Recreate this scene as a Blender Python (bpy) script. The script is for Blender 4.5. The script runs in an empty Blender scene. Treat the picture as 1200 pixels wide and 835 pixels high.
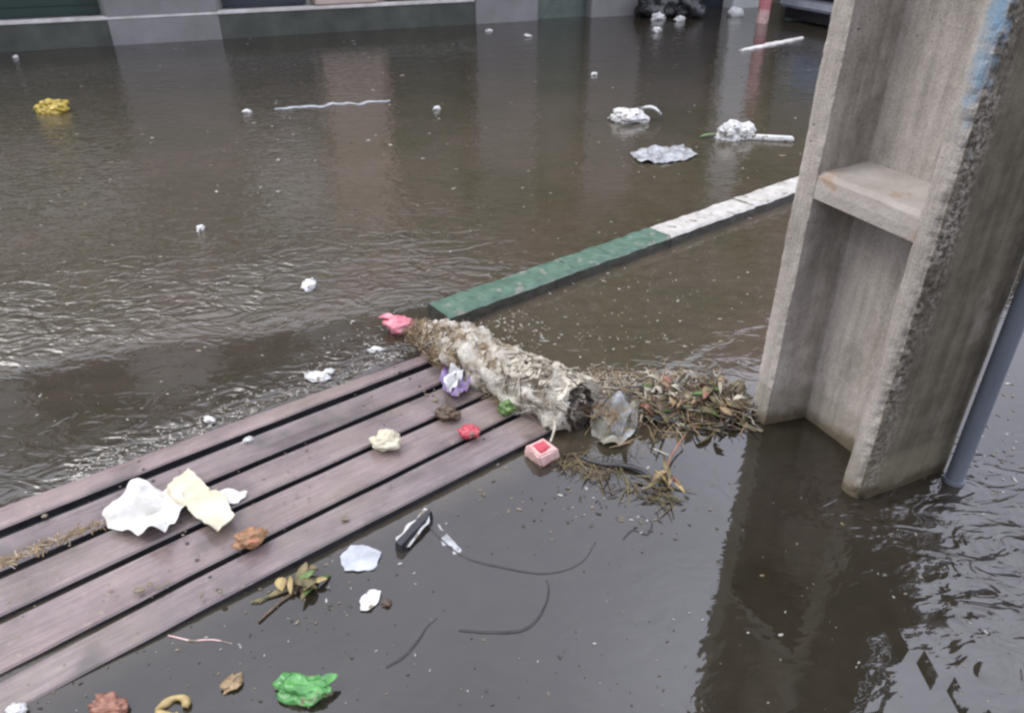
import bpy, bmesh, math, random
from mathutils import Vector, Matrix, noise
R = math.radians
random.seed(7)
S = bpy.context.scene
C = S.collection

# ---------------------------------------------------------------- camera
CAM_H = 1.5
FPX = 900.0
TH = math.atan(FPX / 1468.0)
cam_d = bpy.data.cameras.new('camera')
cam_d.sensor_width = 36.0
cam_d.lens = 36.0 * FPX / 1200.0
cam_d.clip_start = 0.05
cam_d.clip_end = 2000
cam = bpy.data.objects.new('camera', cam_d)
C.objects.link(cam)
cam.location = (0, 0, CAM_H)
cam.rotation_euler = (math.pi / 2 - TH, 0, 0)
S.camera = cam

# ---------------------------------------------------------------- world, sun, exposure
SUN_EL, SUN_AZ = 52.0, 276.0          # azimuth clockwise from +Y
w = bpy.data.worlds.new('World')
S.world = w
w.use_nodes = True
nt = w.node_tree
for n in list(nt.nodes):
    nt.nodes.remove(n)
wo = nt.nodes.new('ShaderNodeOutputWorld')
bg = nt.nodes.new('ShaderNodeBackground')
bg.inputs['Strength'].default_value = 0.13
sky = nt.nodes.new('ShaderNodeTexSky')
sky.sky_type = 'NISHITA'
sky.sun_disc = False
sky.sun_elevation = R(SUN_EL)
sky.sun_rotation = R(SUN_AZ)
sky.air_density = 1.0
sky.dust_density = 6.0
sky.ozone_density = 1.0
hs = nt.nodes.new('ShaderNodeHueSaturation')
hs.inputs['Saturation'].default_value = 0.25
hs.inputs['Value'].default_value = 1.0
nt.links.new(sky.outputs[0], hs.inputs['Color'])
tc = nt.nodes.new('ShaderNodeTexCoord')
cn = nt.nodes.new('ShaderNodeTexNoise')
cn.inputs['Scale'].default_value = 2.2
cn.inputs['Detail'].default_value = 5
cn.inputs['Distortion'].default_value = 0.4
nt.links.new(tc.outputs['Generated'], cn.inputs['Vector'])
cr = nt.nodes.new('ShaderNodeValToRGB')
cr.color_ramp.elements[0].position = 0.3
cr.color_ramp.elements[0].color = (8.8, 9.1, 11.0, 1)
cr.color_ramp.elements[1].position = 0.72
cr.color_ramp.elements[1].color = (13.6, 14.0, 16.8, 1)
nt.links.new(cn.outputs['Fac'], cr.inputs['Fac'])
mx = nt.nodes.new('ShaderNodeMix')
mx.data_type = 'RGBA'
mx.inputs[0].default_value = 0.8
nt.links.new(hs.outputs[0], mx.inputs[6])
nt.links.new(cr.outputs[0], mx.inputs[7])
sx = nt.nodes.new('ShaderNodeSeparateXYZ')
nt.links.new(tc.outputs['Generated'], sx.inputs[0])
gr0 = nt.nodes.new('ShaderNodeMapRange')
gr0.inputs['From Min'].default_value = 0.0
gr0.inputs['From Max'].default_value = 0.8
gr0.inputs['To Min'].default_value = 0.5
gr0.inputs['To Max'].default_value = 1.5
nt.links.new(sx.outputs['Z'], gr0.inputs['Value'])
gr1 = nt.nodes.new('ShaderNodeMapRange')
gr1.interpolation_type = 'SMOOTHSTEP'
gr1.inputs['From Min'].default_value = -0.12
gr1.inputs['From Max'].default_value = 0.40
gr1.inputs['To Min'].default_value = 0.95
gr1.inputs['To Max'].default_value = 1.55
nt.links.new(sx.outputs['X'], gr1.inputs['Value'])
gm_ = nt.nodes.new('ShaderNodeMath'); gm_.operation = 'MULTIPLY'
nt.links.new(gr0.outputs[0], gm_.inputs[0]); nt.links.new(gr1.outputs[0], gm_.inputs[1])
vm = nt.nodes.new('ShaderNodeVectorMath'); vm.operation = 'SCALE'
nt.links.new(mx.outputs[2], vm.inputs[0])
nt.links.new(gm_.outputs[0], vm.inputs['Scale'])
nt.links.new(vm.outputs[0], bg.inputs['Color'])
nt.links.new(bg.outputs[0], wo.inputs[0])

sd = bpy.data.lights.new('sun', 'SUN')
sd.energy = 2.0
sd.angle = R(32)
sd.color = (1.0, 0.965, 0.92)
sun = bpy.data.objects.new('sun', sd)
C.objects.link(sun)
az, el = R(SUN_AZ), R(SUN_EL)
sdir = Vector((math.sin(az) * math.cos(el), math.cos(az) * math.cos(el), math.sin(el)))
sun.rotation_euler = sdir.to_track_quat('Z', 'Y').to_euler()
sun.location = sdir * 30

S.view_settings.view_transform = 'Standard'
S.view_settings.look = 'None'
S.view_settings.gamma = 1
S.view_settings.exposure = -0.05
S.view_settings.use_curve_mapping = False
S.render.engine = 'CYCLES'
S.cycles.filter_width = 2.5
S.cycles.max_bounces = 8

# ---------------------------------------------------------------- helpers
def G(x, y, z=0.0):
    """where the line of sight through a photo pixel meets height z"""
    a = (x - 600) / FPX
    b = (417.5 - y) / FPX
    d = Vector((a, math.cos(TH) + b * math.sin(TH), -math.sin(TH) + b * math.cos(TH)))
    t = (z - CAM_H) / d.z
    return Vector((d.x * t, d.y * t, z))

def link(name, me, mat=None, parent=None):
    o = bpy.data.objects.new(name, me)
    C.objects.link(o)
    if mat is not None:
        for m in (mat if isinstance(mat, (list, tuple)) else [mat]):
            me.materials.append(m)
    if parent is not None:
        o.parent = parent
        o.matrix_parent_inverse = Matrix.Identity(4)
    return o

def fin(name, bm, mat, parent=None, smooth=False, origin=None):
    bmesh.ops.recalc_face_normals(bm, faces=bm.faces)
    me = bpy.data.meshes.new(name)
    off = Vector((0, 0, 0))
    if origin is not None:
        off = Vector(origin)
        bmesh.ops.translate(bm, verts=bm.verts, vec=-off)
    bm.to_mesh(me)
    bm.free()
    if smooth:
        for p in me.polygons:
            p.use_smooth = True
    o = link(name, me, mat, parent)
    if origin is not None:
        if parent is not None:
            o.location = off - parent.location if parent.rotation_euler.z == 0 else off
        else:
            o.location = off
    return o

def tag(o, label, cat, group=None, kind=None):
    if label: o['label'] = label
    if cat: o['category'] = cat
    if group: o['group'] = group
    if kind: o['kind'] = kind
    return o

def empty(name, loc, rz=0.0):
    o = bpy.data.objects.new(name, None)
    o.empty_display_size = 0.1
    C.objects.link(o)
    o.location = loc
    o.rotation_euler = (0, 0, rz)
    return o

def box(bm, x0, x1, y0, y1, z0, z1, mi=0):
    vs = [bm.verts.new(p) for p in ((x0,y0,z0),(x1,y0,z0),(x1,y1,z0),(x0,y1,z0),(x0,y0,z1),(x1,y0,z1),(x1,y1,z1),(x0,y1,z1))]
    for f in ((0,3,2,1),(4,5,6,7),(0,1,5,4),(1,2,6,5),(2,3,7,6),(3,0,4,7)):
        fc = bm.faces.new([vs[i] for i in f])
        fc.material_index = mi
    return vs

def tube(bm, pts, rad, sides=6, mi=0):
    pts = [Vector(p) for p in pts]
    n = len(pts)
    rads = rad if isinstance(rad, (list, tuple)) else [rad] * n
    rings = []
    for i, p in enumerate(pts):
        t = (pts[min(i + 1, n - 1)] - pts[max(i - 1, 0)])
        if t.length < 1e-9: t = Vector((0, 0, 1))
        t.normalize()
        up = Vector((0, 0, 1)) if abs(t.z) < 0.9 else Vector((1, 0, 0))
        a = t.cross(up).normalized()
        b = t.cross(a).normalized()
        rings.append([bm.verts.new(p + (a * math.cos(2 * math.pi * k / sides) + b * math.sin(2 * math.pi * k / sides)) * rads[i]) for k in range(sides)])
    for i in range(n - 1):
        for k in range(sides):
            f = bm.faces.new((rings[i][k], rings[i][(k + 1) % sides], rings[i + 1][(k + 1) % sides], rings[i + 1][k]))
            f.material_index = mi
    for r in (rings[0], rings[-1]):
        try:
            f = bm.faces.new(r); f.material_index = mi
        except ValueError:
            pass

def smooth_path(pts, n=8):
    pts = [Vector(p) for p in pts]
    if len(pts) < 3: return pts
    out = []
    P = [pts[0]] + pts + [pts[-1]]
    for i in range(1, len(P) - 2):
        p0, p1, p2, p3 = P[i - 1], P[i], P[i + 1], P[i + 2]
        for k in range(n):
            t = k / n
            out.append(0.5 * ((2 * p1) + (-p0 + p2) * t + (2 * p0 - 5 * p1 + 4 * p2 - p3) * t * t + (-p0 + 3 * p1 - 3 * p2 + p3) * t ** 3))
    out.append(pts[-1])
    return out

def nz(p, s, seed=0):
    return noise.noise(Vector(p) * s + Vector((seed * 13.7, seed * 7.1, seed * 3.3)))

def blob(name, center, size, mat, parent=None, amp=0.25, freq=2.0, seed=0, rot=0.0, sub=4, flat=None, ridged=True):
    """crumpled closed lump"""
    bm = bmesh.new()
    bmesh.ops.create_icosphere(bm, subdivisions=sub, radius=1.0)
    for v in bm.verts:
        d = v.co.normalized()
        n1 = noise.noise(d * freq + Vector((seed * 5.1, seed, 0)))
        n2 = noise.noise(d * freq * 1.7 + Vector((0, seed * 3.3, seed)))
        n3 = noise.noise(d * freq * 4.0 + Vector((seed, 0, seed * 2)))
        k = 1 + amp * (1.2 * n1 + 0.75 * (0.3 - abs(n2) * 1.7) + 0.16 * (0.4 - abs(n3)) + 0.10 * (0.3 - abs(noise.noise(d * freq * 8))))
        v.co = d * k
        v.co.x *= size[0]; v.co.y *= size[1]; v.co.z *= size[2]
    bmesh.ops.rotate(bm, verts=bm.verts, cent=(0, 0, 0), matrix=Matrix.Rotation(rot, 3, 'Z'))
    if flat is not None:
        for v in bm.verts:
            if v.co.z < flat: v.co.z = flat
    if parent is None:
        o = fin(name, bm, mat, None, smooth=True)
        o.location = center
    else:
        bmesh.ops.translate(bm, verts=bm.verts, vec=Vector(center))
        o = fin(name, bm, mat, parent, smooth=True)
    return o

def sheet(name, outline, z, mat, parent=None, amp=0.012, freq=22, thick=0.0015, cuts=4, seed=0, tilt=(0, 0), local=False, sharp=True, base=None):
    """crumpled thin sheet from a ground outline, with real thickness"""
    pts = [Vector(p) for p in outline]
    c = sum(pts, Vector((0, 0, 0))) / len(pts)
    c.z = 0
    bm = bmesh.new()
    vs = [bm.verts.new((p.x - c.x, p.y - c.y, 0)) for p in pts]
    bm.faces.new(vs)
    bmesh.ops.triangulate(bm, faces=bm.faces)
    for i in range(cuts):
        bmesh.ops.subdivide_edges(bm, edges=[e for e in bm.edges if e.calc_length() > 0.008], cuts=1, use_grid_fill=True)
        bmesh.ops.triangulate(bm, faces=[f for f in bm.faces if len(f.verts) > 3])
    for v in bm.verts:
        p = v.co
        q = Vector((p.x + seed, p.y, seed * 1.7))
        h = abs(noise.noise(q * freq)) * 1.6 + 0.5 * noise.noise(q * freq * 2.1)
        v.co.x += 0.006 * noise.noise(q * 40)
        v.co.y += 0.006 * noise.noise(q * 40 + Vector((9, 9, 9)))
        v.co.z = amp * h + tilt[0] * p.x + tilt[1] * p.y
    mz = min(v.co.z for v in bm.verts)
    for v in bm.verts: v.co.z -= mz
    geom = list(bm.faces)
    bmesh.ops.recalc_face_normals(bm, faces=geom)
    bmesh.ops.solidify(bm, geom=geom, thickness=thick)
    if parent is None:
        o = fin(name, bm, mat, None, smooth=not sharp)
        o.location = (c.x, c.y, z)
    else:
        bmesh.ops.translate(bm, verts=bm.verts, vec=Vector((c.x, c.y, z)) - (Vector(parent.location)))
        o = fin(name, bm, mat, parent, smooth=not sharp)
    return o

# ---------------------------------------------------------------- materials
def new_mat(name):
    m = bpy.data.materials.new(name)
    m.use_nodes = True
    t = m.node_tree
    b = t.nodes['Principled BSDF']
    return m, t, b

def N(t, ty, **kw):
    n = t.nodes.new(ty)
    for k, v in kw.items():
        if k in n.inputs: n.inputs[k].default_value = v
        else: setattr(n, k, v)
    return n

def ramp(t, src, stops):
    r = t.nodes.new('ShaderNodeValToRGB')
    e = r.color_ramp.elements
    while len(e) < len(stops): e.new(0.5)
    for i, (p, c) in enumerate(stops):
        e[i].position = p
        e[i].color = (c[0], c[1], c[2], 1) if isinstance(c, (tuple, list)) else (c, c, c, 1)
    t.links.new(src, r.inputs['Fac'])
    return r

def mixc(t, fac, a, b, mode='MIX'):
    m = t.nodes.new('ShaderNodeMix'); m.data_type = 'RGBA'; m.blend_type = mode
    for sock, v in ((m.inputs[0], fac), (m.inputs[6], a), (m.inputs[7], b)):
        if hasattr(v, 'links') or hasattr(v, 'is_output'): t.links.new(v, sock)
        elif isinstance(v, (int, float)) : sock.default_value = v
        else: sock.default_value = (v[0], v[1], v[2], 1)
    return m.outputs[2]

def mathn(t, op, a, b=None, clamp=False):
    m = t.nodes.new('ShaderNodeMath'); m.operation = op; m.use_clamp = clamp
    for i, v in enumerate((a, b)):
        if v is None: continue
        if hasattr(v, 'is_output'): t.links.new(v, m.inputs[i])
        else: m.inputs[i].default_value = v
    return m.outputs[0]

def noisy(name, c1, c2, scale=8, rough=(0.6, 0.8), bump=0.3, bscale=40, detail=5, spots=None, spec=0.5, coat=0.0, stretch=(1, 1, 1), dist=0.004):
    m, t, b = new_mat(name)
    tc = N(t, 'ShaderNodeTexCoord')
    mp = N(t, 'ShaderNodeMapping'); mp.inputs['Scale'].default_value = stretch
    t.links.new(tc.outputs['Object'], mp.inputs['Vector'])
    n1 = N(t, 'ShaderNodeTexNoise', Scale=scale, Detail=detail, Roughness=0.6)
    t.links.new(mp.outputs[0], n1.inputs['Vector'])
    r = ramp(t, n1.outputs['Fac'], [(0.32, c1), (0.68, c2)])
    col = r.outputs[0]
    if spots:
        n2 = N(t, 'ShaderNodeTexNoise', Scale=spots[1], Detail=3)
        t.links.new(mp.outputs[0], n2.inputs['Vector'])
        r2 = ramp(t, n2.outputs['Fac'], [(spots[2], 0.0), (spots[2] + 0.06, 1.0)])
        col = mixc(t, r2.outputs[0], col, spots[0])
    t.links.new(col, b.inputs['Base Color'])
    rr = N(t, 'ShaderNodeMapRange'); rr.inputs['To Min'].default_value = rough[0]; rr.inputs['To Max'].default_value = rough[1]
    t.links.new(n1.outputs['Fac'], rr.inputs['Value'])
    t.links.new(rr.outputs[0], b.inputs['Roughness'])
    b.inputs['Specular IOR Level'].default_value = spec
    b.inputs['Coat Weight'].default_value = coat
    b.inputs['Coat Roughness'].default_value = 0.1
    if bump:
        n3 = N(t, 'ShaderNodeTexNoise', Scale=bscale, Detail=4)
        t.links.new(mp.outputs[0], n3.inputs['Vector'])
        bp = N(t, 'ShaderNodeBump', Strength=bump, Distance=dist)
        t.links.new(n3.outputs['Fac'], bp.inputs['Height'])
        t.links.new(bp.outputs[0], b.inputs['Normal'])
    return m

# water: opaque silty flood water with a mirror-like skin; ripple height from a per-vertex attribute
def make_water():
    m, t, b = new_mat('flood_water')
    tc = N(t, 'ShaderNodeTexCoord')
    P = tc.outputs['Object']
    n1 = N(t, 'ShaderNodeTexNoise', Scale=1.3, Detail=6, Roughness=0.6, Distortion=0.8)
    t.links.new(P, n1.inputs['Vector'])
    r = ramp(t, n1.outputs['Fac'], [(0.3, (0.050, 0.044, 0.025)), (0.5, (0.062, 0.051, 0.033)), (0.72, (0.074, 0.056, 0.040))])
    n2 = N(t, 'ShaderNodeTexNoise', Scale=14, Detail=4, Roughness=0.7)
    t.links.new(P, n2.inputs['Vector'])
    r2 = ramp(t, n2.outputs['Fac'], [(0.35, 0.85), (0.7, 1.12)])
    col = mixc(t, 1.0, r.outputs[0], r2.outputs[0], 'MULTIPLY')
    si = N(t, 'ShaderNodeAttribute', attribute_name='silt')
    col = mixc(t, si.outputs['Fac'], mixc(t, 1.0, col, (0.34, 0.345, 0.36), 'MULTIPLY'), col)
    t.links.new(col, b.inputs['Base Color'])
    ra = N(t, 'ShaderNodeAttribute', attribute_name='ripple')
    t.links.new(mathn(t, 'ADD', 0.028, mathn(t, 'MULTIPLY', ra.outputs['Fac'], 13.0)), b.inputs['Roughness'])
    b.inputs['IOR'].default_value = 1.68
    at = N(t, 'ShaderNodeAttribute', attribute_name='ripple')
    at2 = N(t, 'ShaderNodeAttribute', attribute_name='chop')
    # fine ripples
    mp = N(t, 'ShaderNodeMapping'); mp.inputs['Scale'].default_value = (1.0, 1.7, 1.0); mp.inputs['Rotation'].default_value = (0, 0, R(-15))
    t.links.new(P, mp.inputs['Vector'])
    f1 = N(t, 'ShaderNodeTexNoise', Scale=13, Detail=3, Roughness=0.55, Distortion=0.6)
    t.links.new(mp.outputs[0], f1.inputs['Vector'])
    f2 = N(t, 'ShaderNodeTexNoise', Scale=3.2, Detail=2, Roughness=0.5, Distortion=0.3)
    t.links.new(mp.outputs[0], f2.inputs['Vector'])
    a = mathn(t, 'MULTIPLY', f1.outputs['Fac'], mathn(t, 'MULTIPLY', at.outputs['Fac'], 0.6))
    c = mathn(t, 'MULTIPLY', f2.outputs['Fac'], at2.outputs['Fac'])
    f3 = N(t, 'ShaderNodeTexNoise', Scale=6.5, Detail=2, Roughness=0.5, Distortion=1.6)
    t.links.new(mp.outputs[0], f3.inputs['Vector'])
    a3_ = mathn(t, 'MULTIPLY', f3.outputs['Fac'], mathn(t, 'MULTIPLY', at.outputs['Fac'], 2.0))
    s = mathn(t, 'ADD', mathn(t, 'ADD', a, a3_), c)
    bp = N(t, 'ShaderNodeBump', Strength=1.0, Distance=1.0)
    t.links.new(s, bp.inputs['Height'])
    t.links.new(bp.outputs[0], b.inputs['Normal'])
    return m
M_water = make_water()

def make_concrete():
    m, t, b = new_mat('pole_concrete')
    tc = N(t, 'ShaderNodeTexCoord')
    P = tc.outputs['Object']
    mp = N(t, 'ShaderNodeMapping'); mp.inputs['Scale'].default_value = (1, 1, 0.07)
    t.links.new(P, mp.inputs['Vector'])
    n1 = N(t, 'ShaderNodeTexNoise', Scale=3.5, Detail=7, Roughness=0.62)
    t.links.new(P, n1.inputs['Vector'])
    st = N(t, 'ShaderNodeTexNoise', Scale=34, Detail=4, Roughness=0.6)
    t.links.new(mp.outputs[0], st.inputs['Vector'])
    r = ramp(t, n1.outputs['Fac'], [(0.3, (0.245, 0.218, 0.182)), (0.5, (0.345, 0.312, 0.270)), (0.7, (0.43, 0.39, 0.342))])
    r2 = ramp(t, st.outputs['Fac'], [(0.34, 0.66), (0.5, 0.95), (0.66, 1.15)])
    col = mixc(t, 0.65, r.outputs[0], r2.outputs[0], 'MULTIPLY')
    # fine grain and pits
    fg = N(t, 'ShaderNodeTexNoise', Scale=160, Detail=3)
    t.links.new(P, fg.inputs['Vector'])
    r3 = ramp(t, fg.outputs['Fac'], [(0.35, 0.78), (0.65, 1.15)])
    col = mixc(t, 0.7, col, r3.outputs[0], 'MULTIPLY')
    pv = N(t, 'ShaderNodeTexVoronoi', Scale=34)
    t.links.new(P, pv.inputs['Vector'])
    pr = ramp(t, pv.outputs['Distance'], [(0.05, 1.0), (0.13, 0.0)])
    pn = N(t, 'ShaderNodeTexNoise', Scale=9, Detail=2)
    t.links.new(P, pn.inputs['Vector'])
    pm = ramp(t, pn.outputs['Fac'], [(0.56, 0.0), (0.62, 1.0)])
    pits = mathn(t, 'MULTIPLY', pr.outputs[0], pm.outputs[0])
    col = mixc(t, pits, col, (0.09, 0.075, 0.06))
    # patchy moss and dirt, plus painted shade of the side and recess faces
    gr = N(t, 'ShaderNodeAttribute', attribute_name='grime_shade')
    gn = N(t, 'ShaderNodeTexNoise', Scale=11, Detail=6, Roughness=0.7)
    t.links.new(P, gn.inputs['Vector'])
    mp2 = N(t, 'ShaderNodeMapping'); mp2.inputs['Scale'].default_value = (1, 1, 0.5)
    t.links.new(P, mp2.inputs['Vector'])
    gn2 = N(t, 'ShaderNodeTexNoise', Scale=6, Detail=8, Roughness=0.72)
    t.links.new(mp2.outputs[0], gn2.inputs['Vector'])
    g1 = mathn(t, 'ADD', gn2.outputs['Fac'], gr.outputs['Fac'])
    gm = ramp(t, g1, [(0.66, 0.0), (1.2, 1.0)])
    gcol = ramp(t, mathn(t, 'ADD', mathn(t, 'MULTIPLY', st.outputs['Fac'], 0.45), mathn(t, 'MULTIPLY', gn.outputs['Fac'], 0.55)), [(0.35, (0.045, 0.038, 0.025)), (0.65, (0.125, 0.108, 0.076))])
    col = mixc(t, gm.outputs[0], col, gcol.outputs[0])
    # aggregate showing where the corner has spalled
    ag = N(t, 'ShaderNodeAttribute', attribute_name='spall')
    av = N(t, 'ShaderNodeTexNoise', Scale=75, Detail=4, Roughness=0.7)
    t.links.new(P, av.inputs['Vector'])
    ac = ramp(t, av.outputs['Fac'], [(0.42, (0.030, 0.025, 0.018)), (0.62, (0.36, 0.32, 0.27))])
    aa = mathn(t, 'MULTIPLY', ag.outputs['Fac'], ramp(t, gn.outputs['Fac'], [(0.36, 0.0), (0.52, 1.0)]).outputs[0])
    col = mixc(t, aa, col, ac.outputs[0])
    # blue paint
    bl = N(t, 'ShaderNodeAttribute', attribute_name='paint')
    bn = N(t, 'ShaderNodeTexNoise', Scale=20, Detail=5, Roughness=0.7)
    t.links.new(P, bn.inputs['Vector'])
    bsum = mathn(t, 'ADD', bl.outputs['Fac'], mathn(t, 'MULTIPLY', mathn(t, 'SUBTRACT', bn.outputs['Fac'], 0.5), 1.6))
    bm_ = ramp(t, bsum, [(0.40, 0.0), (0.95, 0.8)])
    col = mixc(t, bm_.outputs[0], col, (0.17, 0.31, 0.42))
    # damp foot
    sp = N(t, 'ShaderNodeSeparateXYZ'); t.links.new(P, sp.inputs[0])
    zz = mathn(t, 'ADD', sp.outputs['Z'], mathn(t, 'MULTIPLY', mathn(t, 'SUBTRACT', gn.outputs['Fac'], 0.5), 0.10))
    tide = ramp(t, zz, [(0.12, 0.7), (0.15, 0.0)])
    col = mixc(t, tide.outputs[0], col, mixc(t, 0.5, (0.17, 0.155, 0.10), col))
    wet = ramp(t, zz, [(0.022, 1.0), (0.06, 0.0)])
    col = mixc(t, wet.outputs[0], col, mixc(t, 1.0, col, (0.42, 0.38, 0.30), 'MULTIPLY'))
    t.links.new(col, b.inputs['Base Color'])
    b.inputs['Roughness'].default_value = 0.86
    b.inputs['Specular IOR Level'].default_value = 0.3
    hb = mathn(t, 'ADD', mathn(t, 'MULTIPLY', fg.outputs['Fac'], 0.35), mathn(t, 'MULTIPLY', st.outputs['Fac'], 0.8))
    hb = mathn(t, 'SUBTRACT', hb, mathn(t, 'MULTIPLY', mathn(t, 'MULTIPLY', ag.outputs['Fac'], mathn(t, 'SUBTRACT', 1.0, av.outputs['Fac'])), 3.0))
    hb = mathn(t, 'SUBTRACT', hb, pits)
    bp = N(t, 'ShaderNodeBump', Strength=0.8, Distance=0.006)
    t.links.new(hb, bp.inputs['Height'])
    t.links.new(bp.outputs[0], b.inputs['Normal'])
    return m
M_conc = make_concrete()

def make_slat():
    m, t, b = new_mat('wet_painted_wood')
    tc = N(t, 'ShaderNodeTexCoord'); P = tc.outputs['Object']
    mp = N(t, 'ShaderNodeMapping'); mp.inputs['Scale'].default_value = (1.0, 14, 6)
    t.links.new(P, mp.inputs['Vector'])
    g = N(t, 'ShaderNodeTexNoise', Scale=7, Detail=6, Roughness=0.65)
    t.links.new(mp.outputs[0], g.inputs['Vector'])
    n1 = N(t, 'ShaderNodeTexNoise', Scale=4.5, Detail=6, Roughness=0.65)
    t.links.new(P, n1.inputs['Vector'])
    r = ramp(t, n1.outputs['Fac'], [(0.3, (0.105, 0.083, 0.078)), (0.5, (0.170, 0.132, 0.126)), (0.62, (0.20, 0.158, 0.145)), (0.75, (0.24, 0.198, 0.17))])
    r2 = ramp(t, g.outputs['Fac'], [(0.35, 0.78), (0.62, 1.14)])
    col = mixc(t, 0.9, r.outputs[0], r2.outputs[0], 'MULTIPLY')
    d = N(t, 'ShaderNodeTexNoise', Scale=45, Detail=4, Roughness=0.7)
    t.links.new(P, d.inputs['Vector'])
    dm = ramp(t, d.outputs['Fac'], [(0.60, 0.0), (0.70, 0.8)])
    n4 = N(t, 'ShaderNodeTexNoise', Scale=6, Detail=2)
    t.links.new(P, n4.inputs['Vector'])
    dk = ramp(t, n4.outputs['Fac'], [(0.48, 0.0), (0.62, 1.0)])
    col = mixc(t, mathn(t, 'MULTIPLY', dm.outputs[0], dk.outputs[0]), col, (0.30, 0.24, 0.18))
    oi = N(t, 'ShaderNodeObjectInfo')
    tone = ramp(t, oi.outputs['Random'], [(0.0, (0.84, 0.86, 0.88)), (1.0, (1.12, 1.08, 1.05))])
    col = mixc(t, 1.0, col, tone.outputs[0], 'MULTIPLY')
    # paint chipped through to grey wood
    ch = N(t, 'ShaderNodeTexNoise', Scale=9, Detail=7, Roughness=0.75)
    t.links.new(mp.outputs[0], ch.inputs['Vector'])
    cm = ramp(t, ch.outputs['Fac'], [(0.63, 0.0), (0.66, 0.85)])
    col = mixc(t, cm.outputs[0], col, (0.24, 0.215, 0.19))
    sl_ = N(t, 'ShaderNodeTexNoise', Scale=2.6, Detail=7, Roughness=0.75)
    t.links.new(P, sl_.inputs['Vector'])
    sm_ = ramp(t, sl_.outputs['Fac'], [(0.50, 0.0), (0.66, 0.55)])
    col = mixc(t, sm_.outputs[0], col, (0.165, 0.135, 0.095))
    # dark algae stains
    al = ramp(t, n4.outputs['Fac'], [(0.30, 0.65), (0.42, 0.0)])
    col = mixc(t, al.outputs[0], col, (0.062, 0.058, 0.050))
    t.links.new(col, b.inputs['Base Color'])
    rr = ramp(t, n4.outputs['Fac'], [(0.38, 0.08), (0.62, 0.40)])
    t.links.new(rr.outputs[0], b.inputs['Roughness'])
    b.inputs['Specular IOR Level'].default_value = 0.6
    bp = N(t, 'ShaderNodeBump', Strength=0.35, Distance=0.003)
    t.links.new(mathn(t, 'ADD', g.outputs['Fac'], mathn(t, 'MULTIPLY', d.outputs['Fac'], 0.4)), bp.inputs['Height'])
    t.links.new(bp.outputs[0], b.inputs['Normal'])
    return m
M_slat = make_slat()

M_white = noisy('wet_white_paper', (0.44, 0.425, 0.37), (0.60, 0.595, 0.55), 14, (0.5, 0.8), 0.5, 60, spots=((0.42, 0.27, 0.13), 9, 0.69))
M_cream = noisy('cream_cardboard', (0.42, 0.37, 0.25), (0.58, 0.54, 0.41), 12, (0.6, 0.85), 0.4, 50)
M_tan = noisy('torn_tan_board', (0.30, 0.18, 0.08), (0.42, 0.28, 0.14), 20)
M_foam = noisy('white_foam', (0.42, 0.42, 0.39), (0.62, 0.62, 0.60), 20, (0.5, 0.7), 0.4, 90, dist=0.012, spots=((0.16, 0.13, 0.09), 22, 0.60))
M_film = noisy('grey_plastic_film', (0.13, 0.135, 0.13), (0.40, 0.41, 0.41), 16, (0.12, 0.3), 0.5, 40, spec=0.6)
M_clear = noisy('milky_plastic', (0.24, 0.255, 0.265), (0.46, 0.48, 0.50), 12, (0.1, 0.25), 0.3, 40)
M_black = noisy('black_edge', (0.008, 0.008, 0.01), (0.02, 0.02, 0.022), 20, (0.3, 0.5))
M_green_bag = noisy('green_plastic', (0.03, 0.14, 0.03), (0.14, 0.38, 0.11), 25, (0.15, 0.35), 0.4, 50, dist=0.012, spots=((0.16, 0.13, 0.09), 22, 0.60))
M_yellow = noisy('yellow_plastic', (0.22, 0.15, 0.02), (0.55, 0.42, 0.06), 20, (0.2, 0.4), 0.4, 60, dist=0.012, spots=((0.16, 0.13, 0.09), 22, 0.60))
M_pink = noisy('pink_plastic', (0.45, 0.10, 0.14), (0.66, 0.30, 0.32), 25, (0.3, 0.5), 0.4, 60, dist=0.012, spots=((0.16, 0.13, 0.09), 22, 0.60))
M_red = noisy('red_print', (0.34, 0.03, 0.05), (0.52, 0.09, 0.10), 25, (0.3, 0.5), spots=((0.16, 0.13, 0.09), 22, 0.60))
M_pinkcard = noisy('pale_pink_card', (0.48, 0.28, 0.26), (0.60, 0.44, 0.40), 25, (0.4, 0.6), spots=((0.16, 0.13, 0.09), 22, 0.60))
M_purple = noisy('purple_print', (0.10, 0.06, 0.15), (0.24, 0.17, 0.32), 30, (0.2, 0.4), spots=((0.16, 0.13, 0.09), 22, 0.60))
M_orange = noisy('orange_peel', (0.16, 0.07, 0.03), (0.36, 0.21, 0.10), 30, (0.35, 0.6), 0.5, 70, spots=((0.55, 0.14, 0.10), 30, 0.6))
M_brick = noisy('reddish_rind', (0.14, 0.06, 0.04), (0.32, 0.15, 0.09), 24, (0.4, 0.6), 0.5, 70)
M_olive = noisy('rotting_leaves', (0.045, 0.040, 0.015), (0.20, 0.16, 0.07), 30, (0.4, 0.7), 0.5, 90)
M_leafg = noisy('green_leaf', (0.04, 0.09, 0.02), (0.14, 0.22, 0.06), 30, (0.3, 0.5))
M_leafy = noisy('yellow_leaf', (0.22, 0.15, 0.05), (0.44, 0.34, 0.15), 30, (0.4, 0.6))
M_straw_p = noisy('pale_straw', (0.27, 0.235, 0.165), (0.52, 0.485, 0.395), 30, (0.5, 0.7), 0.3, 90)
M_straw_t = noisy('tan_straw', (0.14, 0.092, 0.042), (0.34, 0.245, 0.13), 30, (0.5, 0.7), 0.3, 90)
M_straw_b = noisy('brown_twigs', (0.035, 0.024, 0.014), (0.13, 0.085, 0.05), 30, (0.4, 0.7), 0.3, 90)
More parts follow.
